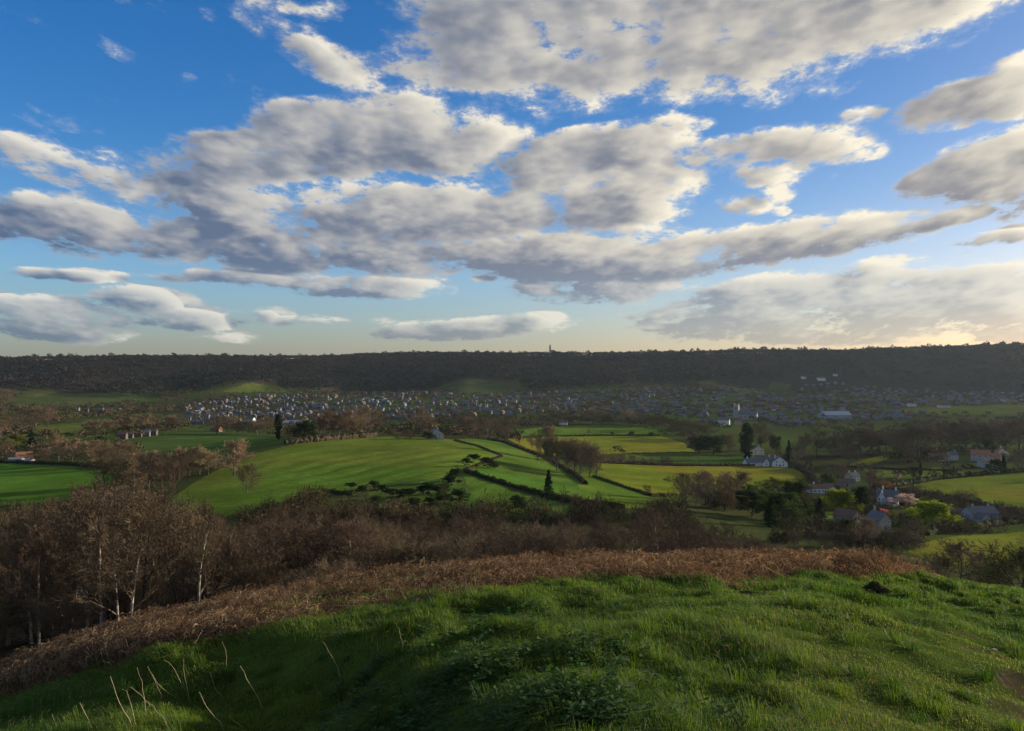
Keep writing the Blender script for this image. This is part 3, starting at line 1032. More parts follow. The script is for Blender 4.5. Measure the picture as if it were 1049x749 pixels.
def plant_wood():
    rows = [(150, 24, 180, 760, 8.0), (185, 26, 260, 740, 8.0), (52, 30, -60, 420, 8.0), (66, 30, -70, 640, 9.0), (84, 27, -80, 740, 9.0), (104, 25, -80, 780, 9.0), (126, 26, -80, 700, 9.0)]
    names = ['rearmost scrub', 'hindmost scrub', 'front row', 'second row', 'third row', 'fourth row', 'back row']
    for ri, (d, step, x0, x1, hmax) in enumerate(rows):
        made = {'birch': [], 'bare': [], 'bush': []}
        x = x0
        while x < x1:
            xx = x + random.uniform(-.35, .35) * step
            dd = d * random.uniform(0.93, 1.08)
            p = on(xx, dd)
            top_y = lerp_line(CANOPY, xx) + random.uniform(-3, 20) + (6 if ri in (2, 3) else 0) + (12 if d > 140 else 0)
            h = (CY - top_y) / F_PX * dd + EYE - p[2]
            x += step
            if h < 2.5:
                continue
            h = min(h, 17)
            if h < 5 or d > 140:
                h = min(h, 9)
                kind = 'bush'
            else:
                kind = random.choice(['birch', 'bare', 'bare', 'bush'] if ri < 5 else ['bare', 'bare', 'birch'])
            made[kind].append(tree(kind, p, h, random.uniform(0.95, 1.3) * (1.25 if h < 7 else 1.0)))
        label_row(made['birch'], 'bare reddish birch, # of %s in the wood below the bracken' % names[ri], 'tree', 'birches in the wood')
        label_row(made['bare'], 'leafless brown tree, # of %s in the wood below the bracken' % names[ri], 'tree', 'bare trees in the wood')
        label_row(made['bush'], 'twiggy brown bush, # of %s in the wood below the bracken' % names[ri], 'bush', 'bare bushes in the wood')
    # pale sunlit birches in front of the dark wood
    def front(kind, px, d, top_y, wide, label, var=0, rz=0.0):
        p = on(px, d)
        h = (CY - top_y) / F_PX * d + EYE - p[2]
        tag(tree(kind, p, h, wide, var, rz), label, 'tree', 'pale birches at the front of the wood')
    front('twin', 128, 43, 500, 1.1, 'pale forked birch trunk lit by the sun above the bracken', 0, 0.4)
    front('birch', 104, 46, 520, 1.0, 'thin grey birch just left of the forked pale birch', 1, 1.0)
    front('birch', 204, 44, 506, 0.95, 'straight slender pale birch standing alone above the bracken', 1, 2.6)
    front('birch', 231, 50, 545, 0.8, 'small thin birch right of the straight pale birch', 2, 0.5)
    front('birch', 40, 50, 530, 0.85, 'dark slanting birch at the left end of the bracken', 2, 3.5)


plant_wood()


# ------------------------------------------------------------------ trees and bushes in the valley
def T(kind, px, base, h, wide, label, cat='tree', group=None):
    return tree_px(kind, px, base, h, wide, label, cat, group)


def row_px(kind, pts, n, h0, h1, wide, text, cat, group):
    """n look-alikes along a line on the ground"""
    xs = np.linspace(pts[0][0], pts[-1][0], n)
    made = []
    for i, x in enumerate(xs):
        xx = x + random.uniform(-2, 2)
        k = kind if isinstance(kind, str) else random.choice(kind)
        made.append(tree_px(k, xx, lerp_line(pts, xx) + random.uniform(-.8, .8), random.uniform(h0, h1), wide * random.uniform(0.85, 1.2)))
    label_row(made, text, cat, group)


def tree_top(kind, px, d, top_y, wide, label=None, cat='tree', group=None):
    p = on(px, d)
    o = tree(kind, p, max(2.0, (CY - top_y) / F_PX * d + EYE - p[2]), wide)
    if label:
        tag(o, label, cat, group)
    return o


def plant_valley():
    # left: around the bright left field
    T('tan', 240, 489, 40, 1.25, 'rounded bare tree at the left end of the striped field')
    T('oak', 253, 506, 32, 0.8, 'dark bare tree below the rounded tree, standing in the striped field edge')
    row_px('tan', [(152, 494), (215, 486)], 7, 27, 36, 1.35, 'tan bare tree lining the striped field, # of seven', 'tree', 'tan trees left of the striped field')
    row_px(['oak', 'bare', 'tan'], [(108, 508), (180, 505)], 6, 34, 44, 1.35, 'brown bare tree between left field and tan row, # of six', 'tree', 'brown trees right of the left field')
    row_px(['oak', 'tan'], [(60, 474), (135, 478)], 7, 23, 32, 1.5, 'bare tree behind the bright left field, # of seven', 'tree', 'trees behind the left field')
    T('spring', 14, 460, 16, 1.3, 'yellow green tree above the orange roofed barn')
    T('spring', 58, 458, 13, 1.5, 'yellowish budding tree right of the orange roofed barn')
    T('conifer', 32, 458, 18, 0.9, 'dark conifer between the two yellowish trees at far left')
    T('oak', 42, 474, 16, 1.3, 'bare tree right beside the orange roofed barn')
    T('oak', 2, 470, 20, 1.3, 'bare tree left of the orange roofed barn')
    row_px(['tan', 'oak'], [(95, 446), (182, 441)], 9, 15, 21, 1.7, 'tan tree along the far side of the small left meadow, # of nine', 'tree', 'tan trees beyond the small left meadow')
    row_px(['oak', 'bare'], [(2, 449), (48, 438)], 5, 22, 29, 1.5, 'brown tree near left edge above the barn, # of five', 'tree', 'brown trees at far left')
    T('oak', 2, 416, 18, 1.4, 'large dark tree at left edge below the ridge')
    T('evergreen', 26, 426, 7, 1.6, 'low dark evergreen clump beside the small left meadow')
    # behind the crest of the striped field
    T('cypress', 285, 451, 27, 0.7, 'tall dark cypress behind the striped field, before the left part of town')
    T('olive', 300, 452, 17, 1.1, 'olive tree right of the tall dark cypress')
    T('evergreen', 314, 452, 22, 1.2, 'broad dark evergreen behind the striped field')
    row_px(['oak', 'tan'], [(326, 448), (384, 446)], 6, 23, 32, 1.3, 'brown tree behind striped field right of broad evergreen, # of six', 'tree', 'trees behind the striped field')
    row_px(['oak', 'bare'], [(220, 446), (276, 447)], 6, 15, 23, 1.5, 'brown tree above the dark green field left of the cypress, # of six', 'tree', 'trees left of the cypress')
    T('tan', 427, 445, 29, 1.3, 'large tan tree behind the highest point of the striped field')
    T('tan', 441, 446, 22, 1.1, 'smaller tan tree right of the large tan tree')
    T('bush', 408, 451, 9, 1.6, 'brown bush on the crest of the striped field, left one of two', 'bush')
    T('bush', 419, 451, 10, 1.6, 'brown bush on the crest of the striped field, right one of two', 'bush')
    T('evergreen', 439, 451, 8, 1.6, 'low dark evergreen beside the pale house on the striped field crest')
    row_px(['oak', 'bare'], [(474, 449), (507, 450)], 5, 20, 27, 1.0, 'tall brown tree at the right end of striped field crest, # of five', 'tree', 'tall trees right of the striped field')
    T('oak', 517, 454, 26, 0.9, 'bare tree at the top of the diagonal hedge')
    row_px(['oak', 'tan'], [(534, 456), (552, 463)], 3, 12, 17, 1.0, 'small bare tree along the diagonal hedge, # of three', 'tree', 'small trees on the diagonal hedge')
    # the group in the middle of the fields
    T('oak', 559, 472, 42, 0.7, 'tall narrow bare tree left of the central tree group')
    T('evergreen', 561, 473, 22, 0.55, 'dark ivy covered trunk beside the tall narrow bare tree')
    row_px('oak', [(572, 483), (610, 490)], 6, 34, 44, 0.95, 'bare tree of the central group among the fields, # of six', 'tree', 'central group of bare trees')
    T('conifer', 562, 513, 32, 0.85, 'dark pointed conifer alone below the central tree group')
    T('evergreen', 531, 524, 17, 1.2, 'round dark evergreen above the brown wood, left of the pointed conifer')
    T('spire', 621, 528, 15, 0.9, 'thin dark spire shaped conifer right of the pointed conifer')
    T('bare', 590, 524, 20, 1.0, 'pale thin bare tree right of the pointed conifer')
    T('bare', 612, 524, 22, 0.8, 'thin bare tree just left of the spire conifer')
    T('bush', 663, 508, 12, 0.9, 'small round bush standing alone in the yellow green field', 'bush')
    T('evergreen', 679, 510, 4, 1.6, 'tiny dark shrub by the hedge gap in the yellow green field', 'bush')
    # rough orchard ground below the striped field
    orchard = []
    for px, by, h in [(360, 503, 9), (369, 506, 9), (384, 503, 11), (391, 507, 11), (399, 511, 11), (409, 514, 13), (419, 512, 12), (430, 508, 10), (439, 509, 15), (448, 512, 16), (455, 506, 12), (462, 501, 14), (466, 493, 14), (479, 479, 10), (486, 475, 10), (499, 480, 12), (505, 481, 9), (470, 516, 15), (424, 521, 12), (441, 521, 12), (455, 519, 13), (405, 522, 11), (385, 517, 10)]:
        orchard.append(tree_px(random.choice(['pine', 'evergreen', 'pine']), px, by, h, 1.25))
    label_row(orchard, 'dark scrubby tree on rough ground below striped field, # of the scatter', 'tree', 'scrubby trees below the striped field')
    # right of the central fields
    row_px(['tan', 'bush'], [(628, 474), (690, 478)], 7, 7, 11, 1.3, 'brown bush in the hedge behind the yellow green field, # of seven', 'bush', 'bushes in the far hedge')
    row_px('evergreen', [(628, 446), (668, 447)], 3, 3, 5, 1.5, 'tiny dark bush on the line between the two far fields, # of three', 'bush', 'bushes between the far fields')
    row_px(['tan', 'olive', 'oak'], [(606, 435), (664, 437)], 7, 13, 18, 1.9, 'brown tree beyond the farthest bright field, # of seven', 'tree', 'trees beyond the farthest bright field')
    row_px(['olive', 'oak'], [(668, 441), (722, 452)], 6, 14, 20, 1.9, 'olive brown tree right of the farthest bright field, # of six', 'tree', 'trees right of the farthest bright field')
    T('evergreen', 716, 465, 19, 1.3, 'broad black green evergreen at the right end of the yellow field')
    T('evergreen', 731, 466, 21, 1.3, 'second broad evergreen, beside the one at the yellow field end')
    T('oak', 746, 466, 24, 0.9, 'bare tree between broad evergreens and tall dark cypress')
    T('cypress', 765, 471, 38, 1.15, 'tall thick dark cypress left of the white gabled cottages')
    T('oak', 780, 462, 30, 1.1, 'large bare tree behind the white gabled cottages')
    T('spring', 779, 462, 16, 0.5, 'narrow yellow green tree behind the cream cottage')
    T('evergreen', 795, 465, 20, 0.8, 'dark evergreen behind the white gabled cottages')
    T('conifer', 808, 474, 23, 0.8, 'dark conifer at the right end of the white gabled cottages')
    T('oak', 818, 476, 17, 0.9, 'small bare tree right of the conifer by the white cottages')
    # bare trees and evergreens between the wood and the gardens
    for px, by, h, lab in ((699, 513, 27, 'low spreading'), (713, 518, 33, 'rounded'), (728, 522, 37, 'large'), (743, 523, 34, 'pale twigged'), (758, 524, 38, 'tallest')):
        T('tan' if h > 30 else 'oak', px, by, h * 1.12, 1.3, lab + ' bare tree of the clump at the right end of the brown wood')
    T('evergreen', 770, 530, 33, 1.2, 'dark evergreen at the right side of the bare tree clump')
    T('spring', 791, 505, 17, 1.5, 'yellow green tree in front of the field below the white cottages')
    T('evergreen', 814, 520, 29, 1.2, 'dark round evergreen right of the yellow green tree')
    T('evergreen', 802, 535, 33, 1.2, 'dark tangled evergreen below the yellow green tree')
    T('conifer', 790, 540, 32, 1.1, 'dark conifer below the field of the white cottages')
    T('conifer', 840, 536, 26, 1.1, 'dark cone shaped tree left of the lower garden lawn')
    T('evergreen', 825, 530, 18, 1.1, 'dark shrubby evergreen left of the cone shaped tree')
    # gardens on the right
    T('willow', 861, 527, 27, 1.15, 'bright yellow green tree left of the dark column cypress')
    T('cypress', 883, 528, 30, 1.3, 'thick dark column cypress in the gardens')
    T('willow', 957, 541, 29, 1.3, 'round bright willow beside the large slate roofed house')
    T('blossom', 922, 521, 16, 1.6, 'wide pale pink blossom tree in front of the white steep gabled house')
    T('pink', 906, 531, 10, 1.1, 'small bright pink tree above the small stone cottage')
    T('tan', 893, 503, 23, 1.8, 'wide tan tree above the dark column cypress')
    T('copper', 906, 504, 10, 1.4, 'coppery tree right of the wide tan tree')
    T('blossom', 919, 492, 6, 1.2, 'small pale blossom tree above the coppery tree')
    T('tan', 886, 562, 34, 1.2, 'tall tan bare tree in front of the small stone cottage')
    T('oak', 924, 567, 26, 1.5, 'dark spreading bare tree right of the tall tan tree')
    T('evergreen', 972, 538, 12, 1.0, 'dark shrub between round willow and slate roofed house', 'bush')
    T('evergreen', 928, 521, 8, 1.6, 'low dark shrub left of the wide pale blossom tree', 'bush')
    row_px(['bush', 'evergreen'], [(930, 516), (955, 522)], 4, 6, 10, 1.5, 'garden shrub right of the wide pale blossom tree, # of four', 'bush', 'garden shrubs by the blossom tree')
    row_px(['bare', 'bush'], [(812, 560), (858, 562)], 4, 17, 22, 1.2, 'brown bush left of the tall tan tree, # of four', 'bush', 'brown bushes left of the tall tan tree')
    T('evergreen', 852, 518, 13, 1.1, 'dark evergreen right behind the left bright willow')
    T('oak', 935, 512, 16, 1.3, 'bare garden tree above the wide pale blossom tree')
    T('evergreen', 868, 545, 14, 1.3, 'dark evergreen right of the lower garden lawn')
    T('conifer', 896, 541, 15, 1.1, 'small dark conifer left of the small stone cottage')
    T('oak', 938, 552, 20, 1.3, 'bare tree left of the round bright willow')
    T('spring', 985, 545, 12, 1.2, 'pale green budding tree in front of the slate roofed house')
    T('oak', 1036, 537, 22, 1.3, 'bare tree at the right gable of the slate roofed house')
    T('evergreen', 848, 497, 12, 1.2, 'dark evergreen behind the long white walled house')
    T('oak', 858, 494, 20, 1.3, 'bare tree behind the long white walled house')
    # parkland behind the gardens
    T('oak', 942, 474, 45, 1.4, 'largest dark bare tree behind the right hand meadow')
    T('oak', 926, 474, 36, 1.4, 'bare tree at the left side of the largest dark tree')
    T('oak', 869, 478, 24, 1.25, 'round crowned bare tree standing alone above the gardens')
    row_px(['oak', 'bare'], [(822, 470), (908, 466)], 7, 25, 33, 1.4, 'bare parkland tree left of the largest dark tree, # of seven', 'tree', 'parkland trees')
    row_px(['oak', 'tan'], [(962, 462), (1045, 462)], 7, 28, 36, 1.5, 'bare tree behind the orange roofed house, # of seven', 'tree', 'trees behind the orange roofed house')
    T('evergreen', 937, 489, 11, 1.2, 'dark evergreen in the middle of the right meadow hedge')
    T('spire', 943, 489, 16, 1.1, 'narrow dark conifer in the right meadow hedge')
    T('evergreen', 968, 488, 8, 0.9, 'small dark bush above the long dark hedge, left of a pair', 'bush')
    T('evergreen', 976, 488, 8, 1.2, 'small dark bush above the long dark hedge, right of a pair', 'bush')
    T('evergreen', 1019, 485, 15, 1.0, 'dark evergreen in front of the green grey outbuilding')
    T('conifer', 1028, 484, 18, 0.9, 'dark conifer right of the green grey outbuilding')
    T('oak', 1043, 484, 26, 1.2, 'bare tree at the right edge above the right meadow')
    T('evergreen', 1010, 462, 13, 1.3, 'dark evergreen behind the roof of the orange roofed house')
    # over the right brow of the hill
    tree_top('oak', 984, 118, 552, 1.25, 'spreading bare tree just over the right brow of the hill')
    tree_top('bare', 1004, 112, 562, 1.2, 'bare tree right of the spreading tree over the right brow')
    tree_top('olive', 1044, 92, 551, 1.6, 'big dark twiggy tree at the right edge over the brow')
    tree_top('olive', 1026, 98, 568, 1.5, 'smaller dark twiggy tree left of the big one at right edge')
    tree_top('bush', 962, 118, 565, 1.5, 'brown bush left of the spreading tree over the right brow', 'bush')
    scrub = []
    for i in range(22):
        px = 690 + i * 12.2 + random.uniform(-4, 4)
        d = random.uniform(62, 120)
        ty = lerp_line([(690, 540), (760, 546), (830, 556), (900, 561), (960, 572)], px) + random.uniform(-4, 9)
        scrub.append(tree_top('bush', px, d, ty, 1.5))
    label_row(scrub, 'low brown bush along the far side of the bracken, # of row', 'bush', 'brown bushes beyond the bracken')
    under = []
    for i in range(34):
        px = -40 + i * 18.5 + random.uniform(-6, 6)
        d = random.uniform(44, 58)
        if 95 < px < 245:
            d = random.uniform(54, 64)
        p = on(px, d)
        under.append(tree('bush', p, random.uniform(2.6, 4.2), 1.5))
    label_row(under, 'low bare undergrowth bush behind the bracken, # along the wood edge', 'bush', 'undergrowth bushes along the wood edge')


plant_valley()
drop_unused()


# ------------------------------------------------------------------ hedges
def hedge(pts, height, width, mat, label, lo=60, ragged=0.35):
    """a hedge that follows the ground: leafy mass with an uneven top"""
    w = []
    for i in range(len(pts) - 1):
        for t in np.linspace(0, 1, 6)[:-1]:
            w.append((pts[i][0] * (1 - t) + pts[i + 1][0] * t, pts[i][1] * (1 - t) + pts[i + 1][1] * t))
    w.append(pts[-1])
    P = np.array([at(px, py, lo) for px, py in w])
    dense = [P[0]]
    for i in range(len(P) - 1):
        L = np.linalg.norm(P[i + 1] - P[i])
        if L > 60:
            dense.append(P[i + 1])
            continue
        n = max(1, int(L / 1.2))
        for k in range(1, n + 1):
            dense.append(P[i] * (1 - k / n) + P[i + 1] * k / n)
    P = np.array(dense)
    P[:, 2] = ground_z(P[:, 0], P[:, 1])
    n = len(P)
    rg = np.random.default_rng(int(pts[0][0] * 7 + pts[0][1]))
    d = np.gradient(P[:, :2], axis=0)
    d /= np.linalg.norm(d, axis=1, keepdims=True) + 1e-9
    nrm = np.stack([-d[:, 1], d[:, 0]], 1)
    hh = height * (1 + ragged * rg.normal(size=n) * 0.6)
    hh = np.maximum(hh, height * 0.45)
    V, Fc = [], []
    prof = [(-0.45, -0.3), (-0.5, 0.45), (-0.3, 0.92), (0.0, 1.0), (0.3, 0.92), (0.5, 0.45), (0.45, -0.3)]
    for i in range(n):
        for a, b in prof:
            j = 1 + 0.18 * rg.normal()
            V.append((P[i, 0] + nrm[i, 0] * a * width * j * 0.85, P[i, 1] + nrm[i, 1] * a * width * j * 0.85, P[i, 2] + (b * hh[i] * 0.88 if b > 0 else b)))
    m = len(prof)
    for i in range(n - 1):
        for k in range(m - 1):
            Fc.append((i * m + k, i * m + k + 1, (i + 1) * m + k + 1, (i + 1) * m + k))
    V, Fc = np.array(V), np.array(Fc)
    nl = int(n * 26)
    ii = rg.integers(0, n, nl)
    ang = rg.uniform(0, math.pi, nl)
    c = np.empty((nl, 3))
    rad = 0.5 * width * rg.uniform(0.8, 1.08, nl)
    off = np.cos(ang) * rad
    c[:, 0] = P[ii, 0] + nrm[ii, 0] * off + rg.normal(0, .5, nl) * d[ii, 0]
    c[:, 1] = P[ii, 1] + nrm[ii, 1] * off + rg.normal(0, .5, nl) * d[ii, 1]
    c[:, 2] = P[ii, 2] + np.sin(ang) ** 0.7 * hh[ii] * rg.uniform(0.6, 1.08, nl)
    V2, F2 = leaf_cloud(c, rg.uniform(0.14, 0.34, nl), rg)
    o = mesh_obj('hedge', np.concatenate([V, V2]), np.concatenate([Fc, F2 + len(V)]), mat)
    tag(o, label, 'hedge')
    return o


G_, B_ = MAT['hedge'], MAT['hedge_brown']
hedge([(500, 451), (516, 454), (561, 471), (588, 487), (600, 497)], 1.6, 2.0, B_, 'dark diagonal hedge running down to the central tree group')
hedge([(476, 484), (500, 492), (553, 508), (607, 520), (640, 522)], 1.5, 1.8, G_, 'dark hedge running down past the pointed conifer')
hedge([(608, 489), (640, 500), (668, 509), (692, 508)], 0.9, 1.4, G_, 'low broken hedge around the yellow green field')
hedge([(525, 449), (560, 448), (600, 447), (676, 447)], 1.5, 1.8, G_, 'thin dark hedge between the two far bright fields')
hedge([(614, 475), (640, 476), (700, 478), (772, 478)], 1.8, 3.0, B_, 'long dark hedge behind the yellow green field')
hedge([(808, 474), (820, 481), (830, 489), (838, 499)], 2.6, 4.0, B_, 'thick brown hedge right of the white cottages field')
hedge([(882, 506), (915, 500), (960, 492), (1012, 487), (1049, 484)], 2.4, 3.2, G_, 'long dark hedge along the top of the right meadow')
hedge([(908, 501), (950, 507), (1000, 516), (1052, 531)], 1.5, 1.8, B_, 'dark hedge along the lower side of the right meadow')
hedge([(948, 549), (985, 544), (1056, 535)], 2.2, 2.6, G_, 'clipped dark hedge below the slate roofed house')
hedge([(466, 452), (490, 458), (514, 468), (496, 475), (476, 483)], 0.8, 1.2, B_, 'low hedge along the right edge of the striped field')
hedge([(-20, 474), (30, 475.5), (70, 477), (108, 481)], 1.8, 2.5, G_, 'dark hedge along the top of the bright left field')
hedge([(292, 456), (330, 452), (384, 448)], 3.0, 5.0, B_, 'tan hedge along the crest of the striped field')
hedge([(88, 448), (120, 446), (150, 443)], 1.8, 2.4, G_, 'dark hedge below the small left meadow')
hedge([(838, 541), (862, 543), (884, 540)], 2.4, 2.4, B_, 'brown hedge in front of the garden lawn')
hedge([(868, 479), (920, 482), (985, 483)], 1.2, 1.6, G_, 'thin hedge across the parkland behind the right meadow')
hedge([(330, 505), (360, 508), (380, 500)], 1.2, 2.0, G_, 'short dark hedge at the lower edge of striped field')
hedge([(826, 550), (880, 556), (940, 556)], 2.0, 2.4, B_, 'russet hedge below the gardens behind the bracken')


# ------------------------------------------------------------------ buildings
MAT['render_white'] = material('white render', (0.62, 0.61, 0.58), 0.9, var=0.08, scale=0.5)
MAT['render_grey'] = material('grey render', (0.36, 0.36, 0.34), 0.9, var=0.1, scale=0.5)
MAT['render_cream'] = material('cream render', (0.66, 0.58, 0.42), 0.9, var=0.1, scale=0.5)
MAT['stone'] = material('pale stone', (0.32, 0.29, 0.24), 0.95, var=0.2, scale=1.2)
MAT['brick'] = material('brick', (0.30, 0.155, 0.105), 0.95, var=0.2, scale=1.5)
MAT['wood_clad'] = material('grey cladding', (0.34, 0.37, 0.37), 0.9, var=0.15, scale=1.0)
MAT['slate'] = material('slate roof', (0.115, 0.119, 0.130), 0.6, var=0.25, scale=1.5)
MAT['slate_pale'] = material('pale weathered slate', (0.13, 0.133, 0.14), 0.6, var=0.2, scale=1.5)
MAT['tile_brown'] = material('brown roof tiles', (0.16, 0.10, 0.072), 0.9, var=0.25, scale=1.5)
MAT['tile_orange'] = material('orange clay tiles', (0.30, 0.145, 0.080), 0.9, var=0.25, scale=1.5)
MAT['metal_roof'] = material('pale sheet roof', (0.27, 0.31, 0.34), 0.6, var=0.1, scale=0.3)
MAT['glass'] = material('window glass', (0.03, 0.035, 0.045), 0.12, spec=0.6)
MAT['paint'] = material('white paint', (0.75, 0.75, 0.73), 0.6)
MAT['door_paint'] = material('dark door paint', (0.06, 0.07, 0.09), 0.5)
MAT['pot'] = material('clay chimney pot', (0.36, 0.17, 0.10), 0.9)
MAT['dark_metal'] = material('dark weathered timber', (0.06, 0.05, 0.045), 0.8)

CUBE_F = [(0, 3, 2, 1), (4, 5, 6, 7), (0, 1, 5, 4), (1, 2, 6, 5), (2, 3, 7, 6), (3, 0, 4, 7)]


def box(x0, y0, z0, x1, y1, z1):
    return [(x0, y0, z0), (x1, y0, z0), (x1, y1, z0), (x0, y1, z0), (x0, y0, z1), (x1, y0, z1), (x1, y1, z1), (x0, y1, z1)], CUBE_F


class Shape:
    def __init__(self):
        self.v, self.f, self.m = [], [], []

    def add(self, v, f, m=0):
        b = len(self.v)
        self.v += [tuple(p) for p in v]
        self.f += [tuple(i + b for i in q) for q in f]
        self.m += [m] * len(f)
        return self

    def box(self, *a, m=0):
        return self.add(*box(*a), m=m)

    def gable_walls(self, x0, y0, x1, y1, h, rise, z0=-2.0, along='x', m=0):
        if along == 'x':
            ym = (y0 + y1) / 2
            v = [(x0, y0, z0), (x1, y0, z0), (x1, y1, z0), (x0, y1, z0), (x0, y0, h), (x1, y0, h), (x1, y1, h), (x0, y1, h), (x0, ym, h + rise), (x1, ym, h + rise)]
            f = [(0, 1, 5, 4), (2, 3, 7, 6), (1, 2, 6, 9, 5), (3, 0, 4, 8, 7)]
        else:
            xm = (x0 + x1) / 2
            v = [(x0, y0, z0), (x1, y0, z0), (x1, y1, z0), (x0, y1, z0), (x0, y0, h), (x1, y0, h), (x1, y1, h), (x0, y1, h), (xm, y0, h + rise), (xm, y1, h + rise)]
            f = [(0, 1, 5, 8, 4), (2, 3, 7, 9, 6), (1, 2, 6, 5), (3, 0, 4, 7)]
        return self.add(v, f, m)

    def gable_roof(self, x0, y0, x1, y1, h, rise, over=0.35, thick=0.18, along='x', m=0):
        def slab(a, b, c, d):
            a, b, c, d = (np.array(p, float) for p in (a, b, c, d))
            n = np.cross(b - a, d - a)
            n = n / np.linalg.norm(n) * thick
            if n[2] < 0:
                n = -n
            self.add([a, b, c, d, a + n, b + n, c + n, d + n], CUBE_F, m)
        e = 0.02
        if along == 'x':
            ym = (y0 + y1) / 2
            sl = rise / ((y1 - y0) / 2)
            slab((x0 - over, y0 - over, h - over * sl + e), (x1 + over, y0 - over, h - over * sl + e), (x1 + over, ym, h + rise + e), (x0 - over, ym, h + rise + e))
            slab((x0 - over, y1 + over, h - over * sl + e), (x1 + over, y1 + over, h - over * sl + e), (x1 + over, ym, h + rise + e), (x0 - over, ym, h + rise + e))
        else:
            xm = (x0 + x1) / 2
            sl = rise / ((x1 - x0) / 2)
            slab((x0 - over, y0 - over, h - over * sl + e), (x0 - over, y1 + over, h - over * sl + e), (xm, y1 + over, h + rise + e), (xm, y0 - over, h + rise + e))
            slab((x1 + over, y0 - over, h - over * sl + e), (x1 + over, y1 + over, h - over * sl + e), (xm, y1 + over, h + rise + e), (xm, y0 - over, h + rise + e))
        return self

    def build(self, name, mats, parent=None):
        return mesh_obj(name, self.v, self.f, mats, parent, mat_idx=self.m)


def window(parent, x, y, z, w, h, facing):
    """a window set in a wall: white frame with its pane; facing is 'front', 'back', 'left' or 'right'"""
    fr, pa = Shape(), Shape()
    t = 0.07

    def put(s, a0, z0, a1, z1, o0, o1):
        if facing == 'front':
            s.box(x + a0, y - o1, z0, x + a1, y - o0, z1)
        elif facing == 'back':
            s.box(x + a0, y + o0, z0, x + a1, y + o1, z1)
        elif facing == 'left':
            s.box(x - o1, y + a0, z0, x - o0, y + a1, z1)
        else:
            s.box(x + o0, y + a0, z0, x + o1, y + a1, z1)
    hw = w / 2
    put(fr, -hw, z, -hw + t, z + h, 0.0, 0.06)
    put(fr, hw - t, z, hw, z + h, 0.0, 0.06)
    put(fr, -hw + t, z + h - t, hw - t, z + h, 0.0, 0.06)
    put(fr, -hw + t, z, hw - t, z + t, 0.0, 0.06)
    put(fr, -t / 2, z + t, t / 2, z + h - t, 0.0, 0.055)
    put(fr, -hw - 0.08, z - 0.09, hw + 0.08, z - 0.003, 0.0, 0.14)
    put(pa, -hw + t, z + t, hw - t, z + h - t, 0.003, 0.03)
    o = fr.build('window', MAT['paint'], parent)
    pa.build('pane', MAT['glass'], o)
    return o


def chimney(roof, x, y, z0, z1, mat, w=0.9, d=0.6):
    s = Shape().box(x - w / 2, y - d / 2, z0, x + w / 2, y + d / 2, z1, m=0)
    s.box(x - w / 2 - .06, y - d / 2 - .06, z1 + .002, x + w / 2 + .06, y + d / 2 + .06, z1 + 0.14, m=0)
    for k in (-1, 1):
        s.box(x + k * w / 4 - .11, y - .11, z1 + 0.142, x + k * w / 4 + .11, y + .11, z1 + 0.55, m=1)
    return s.build('chimney', [mat, MAT['pot']], roof)


def house(name, px, py, rz, label, blocks, wall, roof, chimneys=(), windows=(), door=None, cat='house', lo=100, d=None, chim=None):
    """blocks: (x0, y0, x1, y1, wall height, roof rise, ridge direction)"""
    p = on(px, d) if d else at(px, py, lo)
    root = empty(name, tuple(p), R(rz), 0.64 if py > 485 else (0.6 if px < 100 else 0.8))
    tag(root, label, cat)
    w, r = Shape(), Shape()
    for b in blocks:
        x0, y0, x1, y1, h, rise, al = b
        w.gable_walls(x0, y0, x1, y1, h, rise, along=al)
        r.gable_roof(x0, y0, x1, y1, h, rise, along=al)
    w.build('wall', MAT[wall], root)
    ro = r.build('roof', MAT[roof], root)
    for c in chimneys:
        chimney(ro, *c, MAT[chim or wall])
    for wd in windows:
        window(root, *wd)
    if door:
        x, y, facing = door
        s = Shape()
        if facing == 'front':
            s.box(x - .5, y - .06, 0, x + .5, y - .002, 2.1)
        else:
            s.box(x + .002, y - .5, 0, x + .06, y + .5, 2.1)
        dr = s.build('door', MAT['door_paint'], root)
    return root


def row_w(xs, y, zs, w=1.2, h=1.2, facing='front'):
    return [(x, y, z, w, h, facing) for x in xs for z in zs]


